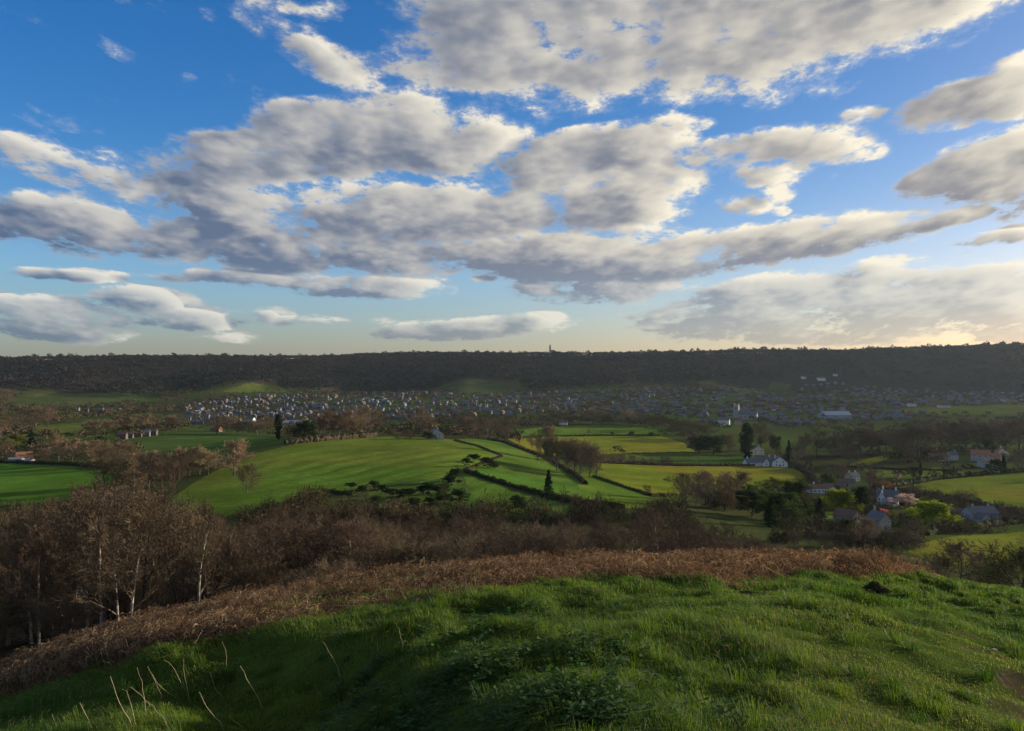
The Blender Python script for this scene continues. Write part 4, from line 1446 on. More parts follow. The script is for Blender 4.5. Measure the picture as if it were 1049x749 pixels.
def near_buildings():
    house('slate_roofed_house', 1010, 537, 12, 'large grey house with dark slate roof between two hedges at right', [(-8, 0, 8, 8, 5.2, 3.0, 'x'), (-7.5, -5, -1.5, 0.1, 3.6, 2.6, 'y'), (2.0, -3.2, 6.0, 0.1, 3.2, 2.0, 'y')], 'render_grey', 'slate',
          [(-4.5, 4.0, 7.0, 9.3), (5.0, 4.0, 7.0, 9.3)], row_w((-4.5, 0.2, 4.2, 7.0), 0, (3.5,)) + row_w((-6.2, -3.0), -5, (0.9,)) + row_w((4.0,), -3.2, (0.9,), 1.6) + [(8, 4, 3.5, 1.2, 1.2, 'right'), (-8, 4, 3.5, 1.2, 1.2, 'left')], (0.4, 0, 'front'))
    house('gabled_house', 909, 518, -28, 'white steep gabled house with tall chimneys behind the wide pale blossom tree', [(-6, 0, 6, 7, 4.6, 4.2, 'x'), (-5.5, -3, -0.8, 0.1, 4.2, 4.4, 'y')], 'render_white', 'slate',
          [(-2.6, 3.5, 7.0, 11.0), (4.6, 3.5, 7.0, 10.6)], row_w((-4.3, -2.0), -3, (0.9, 3.2), 1.0) + row_w((1.6, 4.2), 0, (0.9, 3.0)), (3.0, 0, 'front'), chim='render_white')
    house('garden_bungalow', 842, 506, 6, 'long white walled low house with brown roof left of the tan tree', [(-10, 0, 10, 8, 3.4, 2.6, 'x'), (4, -3, 9, 0.1, 3.2, 2.0, 'y')], 'render_white', 'tile_brown',
          [(-4, 4, 5.0, 7.4)], row_w((-8, -5, -2, 1), 0, (1.0,), 1.6) + row_w((6.5,), -3, (1.0,), 1.8), (2.8, 0, 'front'))
    house('stone_cottage', 907, 545, 14, 'small pale stone cottage below the bright pink tree', [(-3, 0, 3, 8, 4.6, 3.0, 'y')], 'stone', 'slate_pale',
          [(0, 6.5, 6.5, 9.4)], row_w((-1.4, 1.4), 0, (0.9, 3.2), 0.9), (0, 0, 'front'))
    house('stone_barn', 878, 540, 30, 'plain stone gable end behind the tall tan bare tree', [(-3, 0, 3, 10, 4.0, 2.8, 'y')], 'stone', 'tile_brown', [], row_w((0,), 0, (2.6,), 0.9))
    house('white_cottage', 799, 479, -10, 'white cottage with broad gable, rightmost of the white gabled cottages', [(-6, 0, 6, 10, 3.8, 4.4, 'y')], 'render_white', 'slate', [(-3, 6, 5.5, 9.0)], row_w((-2.6, 2.6), 0, (0.9, 3.4), 1.3), (0, 0, 'front'))
    house('white_cottage', 784, 478, 4, 'white cottage with two small gables, middle of the white gabled cottages', [(-8, 0, 8, 8, 3.4, 3.4, 'x'), (-3, -3, 2.4, 0.1, 3.2, 3.2, 'y')], 'render_white', 'slate', [(5, 4, 5.6, 8.6)], row_w((-6, 5.5), 0, (1.0,), 1.4) + row_w((-.3,), -3, (0.9, 3.0), 1.2), (3.8, 0, 'front'))
    house('white_cottage', 771, 478, 10, 'low white cottage, leftmost of the white gabled cottages', [(-5, 0, 5, 7, 3.0, 2.6, 'x')], 'render_white', 'slate', [(-3, 3.5, 4.6, 7.2)], row_w((-3, 2.6), 0, (1.0,), 1.3), (0, 0, 'front'))
    house('cream_cottage', 777, 467, 8, 'cream cottage standing behind the white gabled cottages', [(-6, 0, 6, 7, 5.2, 3.4, 'y')], 'render_cream', 'tile_brown', [(2, 4, 6.5, 9.6)], row_w((-3, 3), 0, (0.9, 3.4), 1.3))
    house('orange_roofed_house', 1004, 473, -35, 'house with bright orange tiled roof above the right meadow', [(-7, 0, 7, 9, 5.6, 3.6, 'x'), (7, 1, 15, 8, 4.4, 2.6, 'x')], 'render_grey', 'tile_orange', [(-3, 4.5, 7.6, 11.2), (13, 4.5, 5.8, 9.4)], row_w((-4.5, 0, 4.5), 0, (0.9, 3.6), 1.4) + row_w((11,), 1, (2.6,), 1.4), (2.4, 0, 'front'), chim='brick')
    house('outbuilding', 1015, 480, -6, 'green grey flat fronted outbuilding below the orange roofed house', [(-6, 0, 6, 9, 5.0, 1.2, 'x')], 'wood_clad', 'tile_brown', [], row_w((-3, 3), 0, (1.8,), 1.2), (0, 0, 'front'), cat='outbuilding')
    house('pale_gabled_house', 1027, 470, -20, 'pale gabled house right of the orange roofed house', [(-5, 0, 5, 8, 5.0, 3.6, 'y')], 'render_cream', 'tile_orange', [(0, 6, 7.2, 10.4)], row_w((-2, 2), 0, (0.9, 3.2), 1.1), (0, 0, 'front'))
    house('long_farm_building', 966, 473, 4, 'long low dark roofed building left of the orange roofed house', [(-11, 0, 6, 8, 3.6, 2.8, 'x')], 'stone', 'tile_brown', [], row_w((-8, -4, 0), 0, (1.0,), 1.3), (3.4, 0, 'front'), cat='farm building')
    house('farm_cottage', 978, 472, 2, 'pale fronted cottage at the right end of the long low building', [(-3.5, 0, 3.5, 7, 4.6, 2.6, 'x')], 'render_grey', 'slate', [(2, 3.5, 5.2, 8.4)], row_w((-1.8, 1.8), 0, (0.9, 2.9), 1.1))
    house('lodge', 876, 494, 20, 'small white house half hidden left of the wide tan tree', [(-5, 0, 5, 7, 4.4, 3.0, 'x')], 'render_white', 'slate', [(-3, 3.5, 5.5, 8.8), (3.4, 3.5, 5.5, 8.8)], row_w((-3, 0, 3), 0, (0.9, 2.8), 1.1))
    house('cottage', 868, 499, -15, 'low dark roofed cottage between white bungalow and small white house', [(-6, 0, 6, 7, 3.0, 2.8, 'x')], 'stone', 'tile_brown', [(3, 3.5, 4.5, 7.2)], row_w((-3.4, 3), 0, (1.0,), 1.3), (0, 0, 'front'))
    house('stable', 988, 531, -24, 'low dark roofed stable left of the large slate roofed house', [(-6, 0, 6, 6, 2.6, 2.0, 'x')], 'brick', 'tile_brown', [], row_w((-3, 3), 0, (1.0,), 1.0), (0, 0, 'front'), cat='stable')
    house('barn', 25, 473, 30, 'barn with orange roof at far left above the bright field', [(-7, 0, 7, 10, 4.6, 4.0, 'x')], 'brick', 'tile_orange', [], row_w((-4, 4), 0, (1.8,), 1.2), (0, 0, 'front'), cat='barn')
    house('shed', 15, 474, 12, 'grey sheeted shed left of the orange roofed barn', [(-6, 0, 6, 7, 2.6, 1.4, 'x')], 'wood_clad', 'metal_roof', [], row_w((3,), 0, (1.0,), 1.2), (-2, 0, 'front'), cat='shed')
    house('shed', 29, 475, -6, 'small pale shed right below the orange roofed barn', [(-3, 0, 3, 5, 2.4, 1.2, 'x')], 'render_grey', 'metal_roof', [], row_w((1.6,), 0, (1.0,), 0.9), (-1, 0, 'front'), cat='shed')
    house('farmhouse', 56, 432, 10, 'small reddish farmhouse above the small left meadow', [(-6, 0, 6, 7, 4.6, 3.0, 'x')], 'brick', 'tile_brown', [(4, 3.5, 5.5, 8.6)], row_w((-3, 3), 0, (0.9, 3.0), 1.2))
    house('crest_house', 447, 451, 15, 'pale gabled house on the right part of the striped field crest', [(-6, 0, 6, 8, 4.4, 4.2, 'y')], 'render_grey', 'slate', [(2, 5, 6.5, 9.5)], row_w((-2.6, 2.6), 0, (0.9, 3.2), 1.3), (0, 0, 'front'))
    house('cottage', 577, 436, -12, 'white cottage at the left end of the farthest bright field', [(-6, 0, 6, 7, 4.4, 3.4, 'x')], 'render_white', 'tile_brown', [(-3, 3.5, 5.5, 8.6)], row_w((-3, 3), 0, (0.9, 2.9), 1.2))
    house('cottage', 331, 444, 16, 'orange lit cottage behind the striped field left of its crest', [(-6, 0, 6, 7, 4.4, 3.0, 'y')], 'render_cream', 'tile_orange', [(2, 4, 5.5, 8.6)], row_w((-2.6, 2.6), 0, (0.9, 2.9), 1.2))
    house('cottage', 220, 443, -14, 'orange brown cottage above the dark green field', [(-6, 0, 6, 7, 4.2, 3.0, 'x')], 'brick', 'tile_orange', [(-3, 3.5, 5.5, 8.4)], row_w((-3, 3), 0, (0.9, 2.8), 1.2))


near_buildings()


# ------------------------------------------------------------------ the town
def town_proto(name, L, W, h, rise, wall, roof, chim=True, bay=False):
    s = Shape()
    s.gable_walls(-L / 2, 0, L / 2, W, h, rise, m=0)
    s.gable_roof(-L / 2, 0, L / 2, W, h, rise, m=1)
    if bay:
        s.gable_walls(-L / 4 - 2, -2, -L / 4 + 2, 0.1, h, rise * .7, along='y', m=0)
        s.gable_roof(-L / 4 - 2, -2, -L / 4 + 2, 0.1, h, rise * .7, along='y', m=1)
    if chim:
        s.box(L / 2 - 1.4, W / 2 - .4, h + rise - 1.0, L / 2 - .4, W / 2 + .4, h + rise + 1.3, m=2)
    n = max(2, int(L / 3))
    for i in range(n):
        x = -L / 2 + L * (i + .5) / n
        for z in ((1.0, 3.4) if h > 4 else (1.0,)):
            y = -0.05 if not (bay and abs(x + L / 4) < 2.6) else -2.05
            s.box(x - .6, y, z, x + .6, y + 0.045, z + 1.2, m=3)
    s.v = [tuple(c for c in p) for p in s.v]
    o = s.build(name, [MAT[wall], MAT[roof], MAT['brick'], MAT['glass']])
    return o


TOWN = {}
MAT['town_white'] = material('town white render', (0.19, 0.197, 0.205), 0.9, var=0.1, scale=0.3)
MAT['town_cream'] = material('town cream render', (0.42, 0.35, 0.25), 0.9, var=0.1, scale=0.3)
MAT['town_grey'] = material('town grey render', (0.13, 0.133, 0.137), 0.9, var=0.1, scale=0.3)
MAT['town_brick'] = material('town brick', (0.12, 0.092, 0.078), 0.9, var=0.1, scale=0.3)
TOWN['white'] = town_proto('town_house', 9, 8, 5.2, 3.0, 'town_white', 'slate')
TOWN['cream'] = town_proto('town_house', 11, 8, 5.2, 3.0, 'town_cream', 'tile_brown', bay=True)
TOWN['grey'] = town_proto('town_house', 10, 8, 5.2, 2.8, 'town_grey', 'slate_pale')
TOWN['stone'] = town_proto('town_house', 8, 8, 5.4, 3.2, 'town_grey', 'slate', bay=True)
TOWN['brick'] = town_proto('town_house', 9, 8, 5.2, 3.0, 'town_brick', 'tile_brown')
TOWN['pale'] = town_proto('town_house', 12, 8, 3.0, 2.6, 'town_white', 'slate_pale')
TOWN_USED = set()
HOUSE_XY = []


def town_house(kind, p, rz, s=1.0):
    src = TOWN[kind]
    if kind in TOWN_USED:
        o = src.copy()
        scene.collection.objects.link(o)
    else:
        TOWN_USED.add(kind)
        o = src
    o.location = tuple(p)
    o.rotation_euler = (0, 0, rz)
    o.scale = (s, s, s)
    HOUSE_XY.append((p[0], p[1]))
    return o


STREETS = [
    # (from, to, houses, kinds, where)
    ((190, 431), (238, 427), 10, ('white', 'pale'), 'in the bluish white terrace at the left edge of town'),
    ((196, 435), (262, 436), 11, ('white', 'grey', 'pale'), 'in the lower left street of town above the dark green field'),
    ((240, 425), (300, 428), 10, ('grey', 'stone', 'white'), 'in the left street of town left of the dark cypress'),
    ((290, 436), (345, 434), 8, ('pale', 'white', 'grey'), 'in the street right behind the tall dark cypress'),
    ((232, 415), (300, 412), 10, ('grey', 'brick', 'stone'), 'in the upper left street below the small bright ridge field'),
    ((262, 407), (345, 409), 12, ('grey', 'stone', 'brick'), 'in the topmost left street under the wooded ridge'),
    ((300, 420), (372, 421), 11, ('grey', 'white', 'stone'), 'in the middle left street of town'),
    ((345, 413), (420, 413), 11, ('white', 'grey', 'brick'), 'in the street above the large tan tree, left half'),
    ((380, 420), (440, 424), 9, ('white', 'grey', 'stone'), 'in the street just above the large tan tree'),
    ((398, 406), (452, 403), 8, ('white', 'grey'), 'in the topmost street left of the dull ridge field'),
    ((440, 415), (500, 418), 10, ('grey', 'white', 'stone'), 'in the street below the dull ridge field'),
    ((455, 423), (545, 420), 13, ('white', 'cream', 'grey'), 'in the low street behind the tall brown trees'),
    ((505, 411), (575, 408), 10, ('grey', 'stone', 'brick'), 'in the street right below the dull ridge field'),
    ((566, 416), (616, 414), 9, ('cream', 'white', 'cream'), 'in the sunlit street above the farthest bright field'),
    ((575, 403), (650, 401), 11, ('grey', 'white', 'grey'), 'in the topmost street below the tower ridge'),
    ((590, 409), (660, 407), 10, ('grey', 'stone', 'white'), 'in the second street below the tower ridge'),
    ((625, 421), (692, 424), 10, ('stone', 'grey', 'brick'), 'in the street above the olive brown trees'),
    ((650, 414), (735, 416), 12, ('grey', 'white', 'brick'), 'in the centre street of the right half of town'),
    ((660, 402), (742, 399), 12, ('white', 'grey', 'stone'), 'in the topmost street right of centre'),
    ((690, 409), (770, 406), 11, ('white', 'stone', 'grey'), 'in the second highest street right of centre'),
    ((718, 434), (760, 436), 6, ('cream', 'white', 'stone'), 'in the low sunlit street behind the broad evergreens'),
    ((735, 424), (800, 420), 10, ('brick', 'stone', 'grey'), 'in the street left of the long pale factory'),
    ((790, 434), (836, 437), 8, ('white', 'grey'), 'in the pale gabled row below the long factory'),
    ((775, 412), (850, 409), 10, ('grey', 'white', 'stone'), 'in the street above the long pale factory'),
    ((822, 396), (868, 394), 6, ('white', 'pale', 'white'), 'in the white group high on the right hand slope'),
    ((858, 404), (905, 408), 7, ('grey', 'stone', 'grey'), 'in the street right of the white hillside group'),
    ((872, 413), (940, 412), 10, ('brick', 'grey', 'stone'), 'in the street above the right hand playing field'),
    ((880, 427), (935, 431), 8, ('white', 'grey', 'white'), 'in the street right of the long pale factory'),
    ((930, 407), (1000, 405), 9, ('stone', 'grey', 'white'), 'in the upper right street beneath the ridge'),
    ((1005, 412), (1052, 409), 8, ('white', 'pale', 'grey'), 'in the pale row at the right edge of town'),
    ((60, 421), (130, 424), 6, ('brick', 'stone', 'grey'), 'in the scattered hamlet at far left below the ridge'),
    ((120, 451), (160, 446), 5, ('grey', 'stone', 'brick'), 'in the short row right of the small left meadow'),
]


def build_town():
    rnd = random.Random(5)
    for (a, b, n, kinds, where) in STREETS:
        made = []
        off = rnd.uniform(-.25, .25)
        for i in range(n):
            t = (i + rnd.uniform(.35, .65)) / n
            p = at(a[0] + (b[0] - a[0]) * t, a[1] + (b[1] - a[1]) * t + rnd.uniform(-.5, .5), 500)
            k = rnd.choice(kinds)
            made.append((town_house(k, p, off + rnd.choice((0, 0, 0, 0, 0, 1.57)) + rnd.uniform(-.07, .07), rnd.uniform(0.56, 0.78)), k))
        made.sort(key=lambda e: px_of(e[0]))
        for i, (o, k) in enumerate(made):
            look = {'white': 'white', 'cream': 'cream', 'grey': 'grey', 'stone': 'stone', 'brick': 'brick', 'pale': 'low white'}[k]
            tag(o, '%s house, %s %s' % (look, ordinal(i, n).replace(' from left', ''), where), 'house', 'houses of the far town')
    # further roofs of the town beyond the ones told apart
    s_v, s_f, s_m = [], [], []
    base = 0
    mats = [MAT['town_grey'], MAT['slate'], MAT['town_brick'], MAT['tile_brown'], MAT['town_brick'], MAT['slate_pale'], MAT['town_white']]
    for k in range(1350):
        px = rnd.uniform(190, 1050)
        up, low = lerp_line([(190, 416), (260, 407), (400, 404), (560, 403), (680, 398), (770, 400), (840, 396), (1050, 405)], px), lerp_line([(190, 434), (380, 432), (540, 426), (660, 424), (760, 434), (850, 436), (940, 428), (1050, 417)], px)
        p = at(px, rnd.uniform(up, low), 600)
        if any(inside(poly, np.array([p[0]]), np.array([p[1]]))[0] for _n, poly, _c in FIELD_XY):
            continue
        if any(abs(p[0] - q[0]) < 8 and abs(p[1] - q[1]) < 8 for q in HOUSE_XY):
            continue
        HOUSE_XY.append((p[0], p[1]))
        sh = Shape()
        L, W = rnd.uniform(8, 13), rnd.uniform(7, 9)
        sc_ = rnd.uniform(0.55, 0.75)
        wm, rm = rnd.choice(((0, 1), (2, 1), (2, 3), (4, 3), (0, 5), (6, 5)))
        sh.gable_walls(-L / 2, 0, L / 2, W, rnd.choice((3.0, 5.2, 5.2)), 3.0, m=wm)
        h = sh.v[4][2]
        sh.gable_roof(-L / 2, 0, L / 2, W, h, 3.0, m=rm)
        sh.box(L / 2 - 1.4, W / 2 - .4, h + 2.2, L / 2 - .5, W / 2 + .4, h + 4.2, m=4)
        a = rnd.choice((0, 0, 1.57)) + rnd.uniform(-.4, .4)
        v = np.array(sh.v) * sc_
        x, y = v[:, 0] * math.cos(a) - v[:, 1] * math.sin(a), v[:, 0] * math.sin(a) + v[:, 1] * math.cos(a)
        s_v.append(np.stack([x + p[0], y + p[1], v[:, 2] + p[2]], 1))
        s_f += [tuple(i + base for i in q) for q in sh.f]
        s_m += sh.m
        base += len(v)
    o = mesh_obj('far_houses', np.concatenate(s_v), s_f, mats, mat_idx=s_m)
    tag(o, 'mass of small slate and tile roofs filling the far town', 'houses', kind='stuff')


build_town()


def special_buildings():
    def simple(name, px, py, rz, label, cat, L, W, h, rise, wall, roof, nwin, lo=500, zs=(1.0,), w=1.6):
        return house(name, px, py, rz, label, [(-L / 2, 0, L / 2, W, h, rise, 'x')], wall, roof, [], row_w(np.linspace(-L / 2 + 3, L / 2 - 3, nwin), 0, zs, w), None, cat, lo)
    simple('factory', 859, 430, 2, 'long pale blue factory with sheet roof in the right of town', 'factory', 46, 26, 7.0, 5.5, 'metal_roof', 'metal_roof', 9)
    simple('sports_pavilion', 935, 417, 0, 'long white pavilion left of centre on the playing field edge', 'pavilion', 16, 8, 3.2, 2.0, 'render_white', 'metal_roof', 5)
    simple('sports_pavilion', 968, 418, 0, 'low white pavilion right on the playing field edge', 'pavilion', 22, 8, 3.0, 1.6, 'render_white', 'slate_pale', 6)
    simple('mill', 741, 437, -20, 'sunlit cream mill in the town behind the broad evergreens', 'mill', 18, 12, 9.0, 4.0, 'render_cream', 'slate', 5, zs=(1.2, 4.0, 6.8), w=1.1)
    simple('white_villa', 842, 391, 0, 'largest white villa high on the right hand slope', 'house', 22, 12, 8.0, 4.0, 'render_white', 'slate', 6, zs=(1.2, 4.4))
    simple('white_villa', 824, 389, 10, 'smaller white villa left of the largest one on the slope', 'house', 12, 9, 6.0, 3.0, 'render_white', 'slate', 4, zs=(1.0, 3.6))
    simple('white_villa', 856, 386, -10, 'uppermost small white villa on the right hand slope', 'house', 12, 9, 5.0, 3.0, 'render_white', 'slate_pale', 4)
    simple('white_hall', 254, 436, -14, 'brightest white hall with lit gable in the lower left of town', 'hall', 14, 11, 7.0, 4.5, 'render_white', 'slate', 4, zs=(1.5, 4.4))
    simple('warehouse', 305, 437, 4, 'long pale warehouse roof right behind the dark cypress', 'warehouse', 44, 16, 4.5, 3.0, 'render_grey', 'metal_roof', 8)
    # church with a square tower in the town
    p = at(757, 430, 500)
    c = empty('church', tuple(p), R(-25))
    tag(c, 'stone church with square tower above the sunlit mill', 'church')
    w, r = Shape(), Shape()
    w.gable_walls(0, -5, 24, 5, 7.0, 5.0)
    r.gable_roof(0, -5, 24, 5, 7.0, 5.0)
    w.build('nave', MAT['stone'], c)
    r.build('roof', MAT['slate'], c)
    t = Shape().box(-7, -3.5, -2, 0, 3.5, 19)
    for sx in (-7, -1.2):
        for sy in (-3.5, 2.3):
            t.box(sx, sy, 19.002, sx + 1.2, sy + 1.2, 21.4)
    for k in range(3):
        t.box(-5.2 + k * 1.5, -3.5, 19.002, -4.4 + k * 1.5, -2.9, 20.0)
    tw = t.build('tower', MAT['stone'], c)
    Shape().box(-4.2, -3.56, 13, -2.8, -3.502, 16.5).build('belfry_opening', MAT['door_paint'], tw)
    for k in range(4):
        window(c, 4 + k * 5.2, -5, 2.0, 1.4, 3.4, 'front')
    # memorial tower on the ridge
    q = on(563.5, 2470)
    m = empty('memorial_tower', tuple(q))
    tag(m, 'tall thin stone tower standing on the ridge skyline', 'tower')
    s = Shape()
    s.box(-4.2, -4.2, -3, 4.2, 4.2, 4.0)
    s.add([(-3.3, -3.3, 4.002), (3.3, -3.3, 4.002), (3.3, 3.3, 4.002), (-3.3, 3.3, 4.002), (-2.4, -2.4, 30), (2.4, -2.4, 30), (2.4, 2.4, 30), (-2.4, 2.4, 30)], CUBE_F)
    s.build('shaft', MAT['stone'], m)
    s = Shape().box(-3.2, -3.2, 30.002, 3.2, 3.2, 31.2)
    s.box(-2.0, -2.0, 31.202, 2.0, 2.0, 34.5)
    s.build('gallery', MAT['stone'], m)
    s = Shape().add([(-2.0, -2.0, 34.502), (2.0, -2.0, 34.502), (2.0, 2.0, 34.502), (-2.0, 2.0, 34.502), (-.25, -.25, 38), (.25, -.25, 38), (.25, .25, 38), (-.25, .25, 38)], CUBE_F)
    s.box(-.2, -.2, 38.002, .2, .2, 40.5)
    s.build('cap', MAT['slate'], m)
    # pole by the meadow hedge
    p = at(935, 503, 100)
    o = empty('utility_pole', tuple(p))
    tag(o, 'thin dark pole with crossarm at the left side of the right meadow', 'pole')
    v, f = tube_mesh([(np.array([0, 0, -.5]), np.array([0, 0, 8.0]), .15, .11)], 8)
    mesh_obj('pole', v, f, MAT['dark_metal'], o)
    Shape().box(-.9, -.06, 7.3, .9, .06, 7.45).build('crossarm', MAT['dark_metal'], o)


special_buildings()


# ------------------------------------------------------------------ far woods and valley scrub
def twig_mass(name, pts, hs, ws, tints, twigs, mat, seed):
    """bare scrub: many thin twigs fanning up and out of each base, in rounded bushes"""
    rg = np.random.default_rng(seed)
    n = len(pts) * twigs
    d = rg.normal(size=(n, 3))
    d[:, 2] = np.abs(d[:, 2]) * 0.8 + 0.1
    d /= np.linalg.norm(d, axis=1, keepdims=True)
    h, w = np.repeat(hs, twigs)[:, None], np.repeat(ws, twigs)[:, None]
    ext = np.concatenate([w, w, h], 1)
    t0 = rg.uniform(0.15, 0.85, (n, 1)) ** 0.8
    b = np.repeat(pts, twigs, 0)
    P0 = b + d * ext * t0
    e = d * 0.7 + rg.normal(0, 0.75, (n, 3))
    P2 = P0 + e * ext * rg.uniform(0.08, 0.20, (n, 1))
    P1 = (P0 + P2) / 2 + rg.normal(0, 0.05, (n, 3)) * w
    tint = np.repeat(tints, twigs, 0) * rg.uniform(0.75, 1.25, (n, 1))
    wd = rg.uniform(0.025, 0.06, n)
    side = np.cross(P2 - P0, rg.normal(size=(n, 3)))
    side /= np.linalg.norm(side, axis=1, keepdims=True) + 1e-9
    a = wd[:, None]
    V = np.stack([P0 - side * a, P0 + side * a, P1 + side * a * .8, P2, P1 - side * a * .8], 1).reshape(-1, 3)
    F_ = (np.arange(n) * 5)[:, None] + np.arange(5)[None, :]
    return mesh_obj(name, V, F_, mat, colors=np.repeat(tint, 5, 0))


def crown_mass(name, pts, hs, ws, tints, quads, leaf, mat, seed):
    """many far tree crowns as leaf sprays over rounded clumps, each with a stub of trunk"""
    rg = np.random.default_rng(seed)
    n = len(pts)
    N_ = n * quads
    d = rg.normal(size=(N_, 3))
    d /= np.linalg.norm(d, axis=1, keepdims=True)
    d[:, 2] = np.abs(d[:, 2]) * 1.15 - 0.45
    rad = rg.uniform(0.5, 1.05, (N_, 1))
    h, w = np.repeat(hs, quads)[:, None], np.repeat(ws, quads)[:, None]
    c = np.repeat(pts, quads, 0) + d * rad * np.concatenate([w, w, h * 0.42], 1)
    c[:, 2] += h[:, 0] * 0.58
    V, F_ = leaf_cloud(c, leaf * np.repeat(ws, quads) * rg.uniform(0.6, 1.3, N_), rg)
    col = np.repeat(np.repeat(tints, quads, 0) * rg.uniform(0.8, 1.2, (N_, 1)), 4, 0)
    o = mesh_obj(name, V, F_, mat, colors=col)
    return o


MAT['wood_mass'] = material('far woodland', (0.05, 0.04, 0.025), 0.9, var=0.25, scale=0.02, attr='tint')
RIDGE_BASE = [(-80, 404), (0, 402), (60, 402), (150, 408), (200, 402), (228, 399), (300, 401), (400, 402), (500, 400), (545, 401), (600, 398), (660, 394), (740, 392), (800, 390), (850, 384), (900, 393), (960, 400), (1049, 402), (1150, 402)]


def far_woods():
    rg = np.random.default_rng(3)
    n = 46000
    az = rg.uniform(R(-41), R(41), n)
    r = np.sqrt(rg.uniform(1480 ** 2, 3050 ** 2, n))
    x, y = r * np.sin(az), r * np.cos(az)
    z = ground_z(x, y)
    px, py = CX + F_PX * x / y, CY - F_PX * (z - EYE) / y
    base = np.interp(px, [p[0] for p in RIDGE_BASE], [p[1] for p in RIDGE_BASE])
    ok = (py < base + rg.normal(0, 1.0, n)) & (y > 1500)
    for _n, poly, _c in FIELD_XY[16:19]:
        ok &= ~inside(poly, x, y)
    keep = np.nonzero(ok)[0][:22000]
    x, y, z = x[keep], y[keep], z[keep]
    m = len(keep)
    hs = rg.uniform(9, 16, m) * (1 + 0.5 * fbm(x / 160, y / 160, 2, 8))
    hs = hs * np.where(rg.random(m) < 0.05, 1.45, 1.0)
    ws = hs * rg.uniform(0.36, 0.55, m)
    t = np.clip(0.5 + 3.2 * fbm(x / 200, y / 200, 3, 4), 0, 1)[:, None]
    tint = np.array([0.040, 0.031, 0.024]) * (1 - t) + np.array([0.022, 0.025, 0.020]) * t
    ever = (rg.random(m) < 0.07 + 0.25 * (fbm(x / 120, y / 120, 2, 14) > 0.22))[:, None]
    tint = np.where(ever, np.array([0.022, 0.032, 0.014]), tint) * rg.uniform(0.85, 1.15, (m, 1))
    o = crown_mass('ridge_woodland', np.stack([x, y, z], 1), hs, ws, tint, 34, 0.25, MAT['wood_mass'], 1)
    tag(o, 'continuous brown leafless woodland covering the far ridge', 'woodland', kind='stuff')
    # scattered crowns through the valley and between the houses
    n = 36000
    az = rg.uniform(R(-38), R(38), n)
    r = np.where(rg.random(n) < 0.10, rg.uniform(175, 420, n), np.sqrt(rg.uniform(230 ** 2, 1780 ** 2, n)))
    x, y = r * np.sin(az), r * np.cos(az)
    z = ground_z(x, y)
    px, py = CX + F_PX * x / y, CY - F_PX * (z - EYE) / y
    clump = fbm(x / 70, y / 70, 3, 24)
    town = (py < np.interp(px, [0, 190, 380, 540, 660, 760, 850, 940, 1050], [428, 438, 434, 428, 426, 438, 440, 432, 420])) & (px > 185)
    prob = np.where(town, 0.17 + 0.6 * np.clip(clump * 3, 0, 1), np.clip(0.30 + 2.4 * clump, 0, 1))
    prob = prob * np.where(r > 560, 1.0, np.where(px < 200, 0.8, 0.30))
    prob = np.where((r < 340) & (px > 250) & (px < 700), 1.0, prob)
    prob = np.where((px > 790) & (r < 520), 0.55, prob)
    ok = rg.random(n) < prob * 0.9
    ok &= ~((py > 480) & (py < 524) & (px > 335) & (px < 520))
    ok &= ~((py > 478) & (py < 515) & (px > 480) & (px < 700)) & ~((py > 486) & (py < 500) & (px > 225) & (px < 480))
    for _n, poly, _c in FIELD_XY:
        cx_, cy_ = np.mean([p[0] for p in poly]), np.mean([p[1] for p in poly])
        ok &= ~inside([((p[0] - cx_) * 1.02 + cx_, (p[1] - cy_) * 1.05 + cy_) for p in poly], x, y)
    hx = np.array(HOUSE_XY + [(o.location.x, o.location.y) for o in scene.objects if o.type == 'EMPTY' and o.get('category') in ('house', 'barn', 'shed', 'mill', 'factory', 'hall', 'warehouse', 'church', 'outbuilding', 'farm building', 'stable', 'pavilion')])
    idx = np.nonzero(ok)[0]
    good = []
    for i in idx:
        dx, dy = hx[:, 0] - x[i], hx[:, 1] - y[i]
        lim = 7 if r[i] > 600 else 14
        # keep the view side of the houses clear
        if not np.any((np.abs(dx) < lim) & (dy < lim) & (dy > -6)) and not np.any((np.abs(dx) < lim) & (dy > 0) & (dy < 26)):
            good.append(i)
    keep = np.array(good)
    x, y, z, rr = x[keep], y[keep], z[keep], r[keep]
    m = len(keep)
    hs = np.where(town[keep], rg.uniform(4.0, 10.0, m), rg.uniform(3.5, 11, m)) * np.where(rr < 480, 0.6, 1.0)
    ws = hs * rg.uniform(0.42, 0.62, m)
    t = rg.random((m, 1))
    tint = np.where(t < 0.45, np.array([0.085, 0.060, 0.036]), np.where(t < 0.7, np.array([0.110, 0.078, 0.042]), np.where(t < 0.85, np.array([0.085, 0.085, 0.030]), np.array([0.026, 0.040, 0.016])))) * rg.uniform(0.75, 1.25, (m, 1))
    near = rr < 470
    nb = np.stack([x, y, z], 1)
    o = twig_mass('scrub', nb[near], hs[near] * 0.95, ws[near] * 1.25, tint[near] * 0.8, 420, MAT['wood_mass'], 6)
    tag(o, 'tangled bare brown scrub filling the slope between wood and fields', 'scrub', kind='stuff')
    far = ~near
    o = crown_mass('valley_woodland', nb[far], hs[far], ws[far], tint[far], 60, 0.17, MAT['wood_mass'], 2)
    tag(o, 'patchy brown scrub and trees spread across the valley and town', 'woodland', kind='stuff')
    print('woods', m, near.sum())


far_woods()


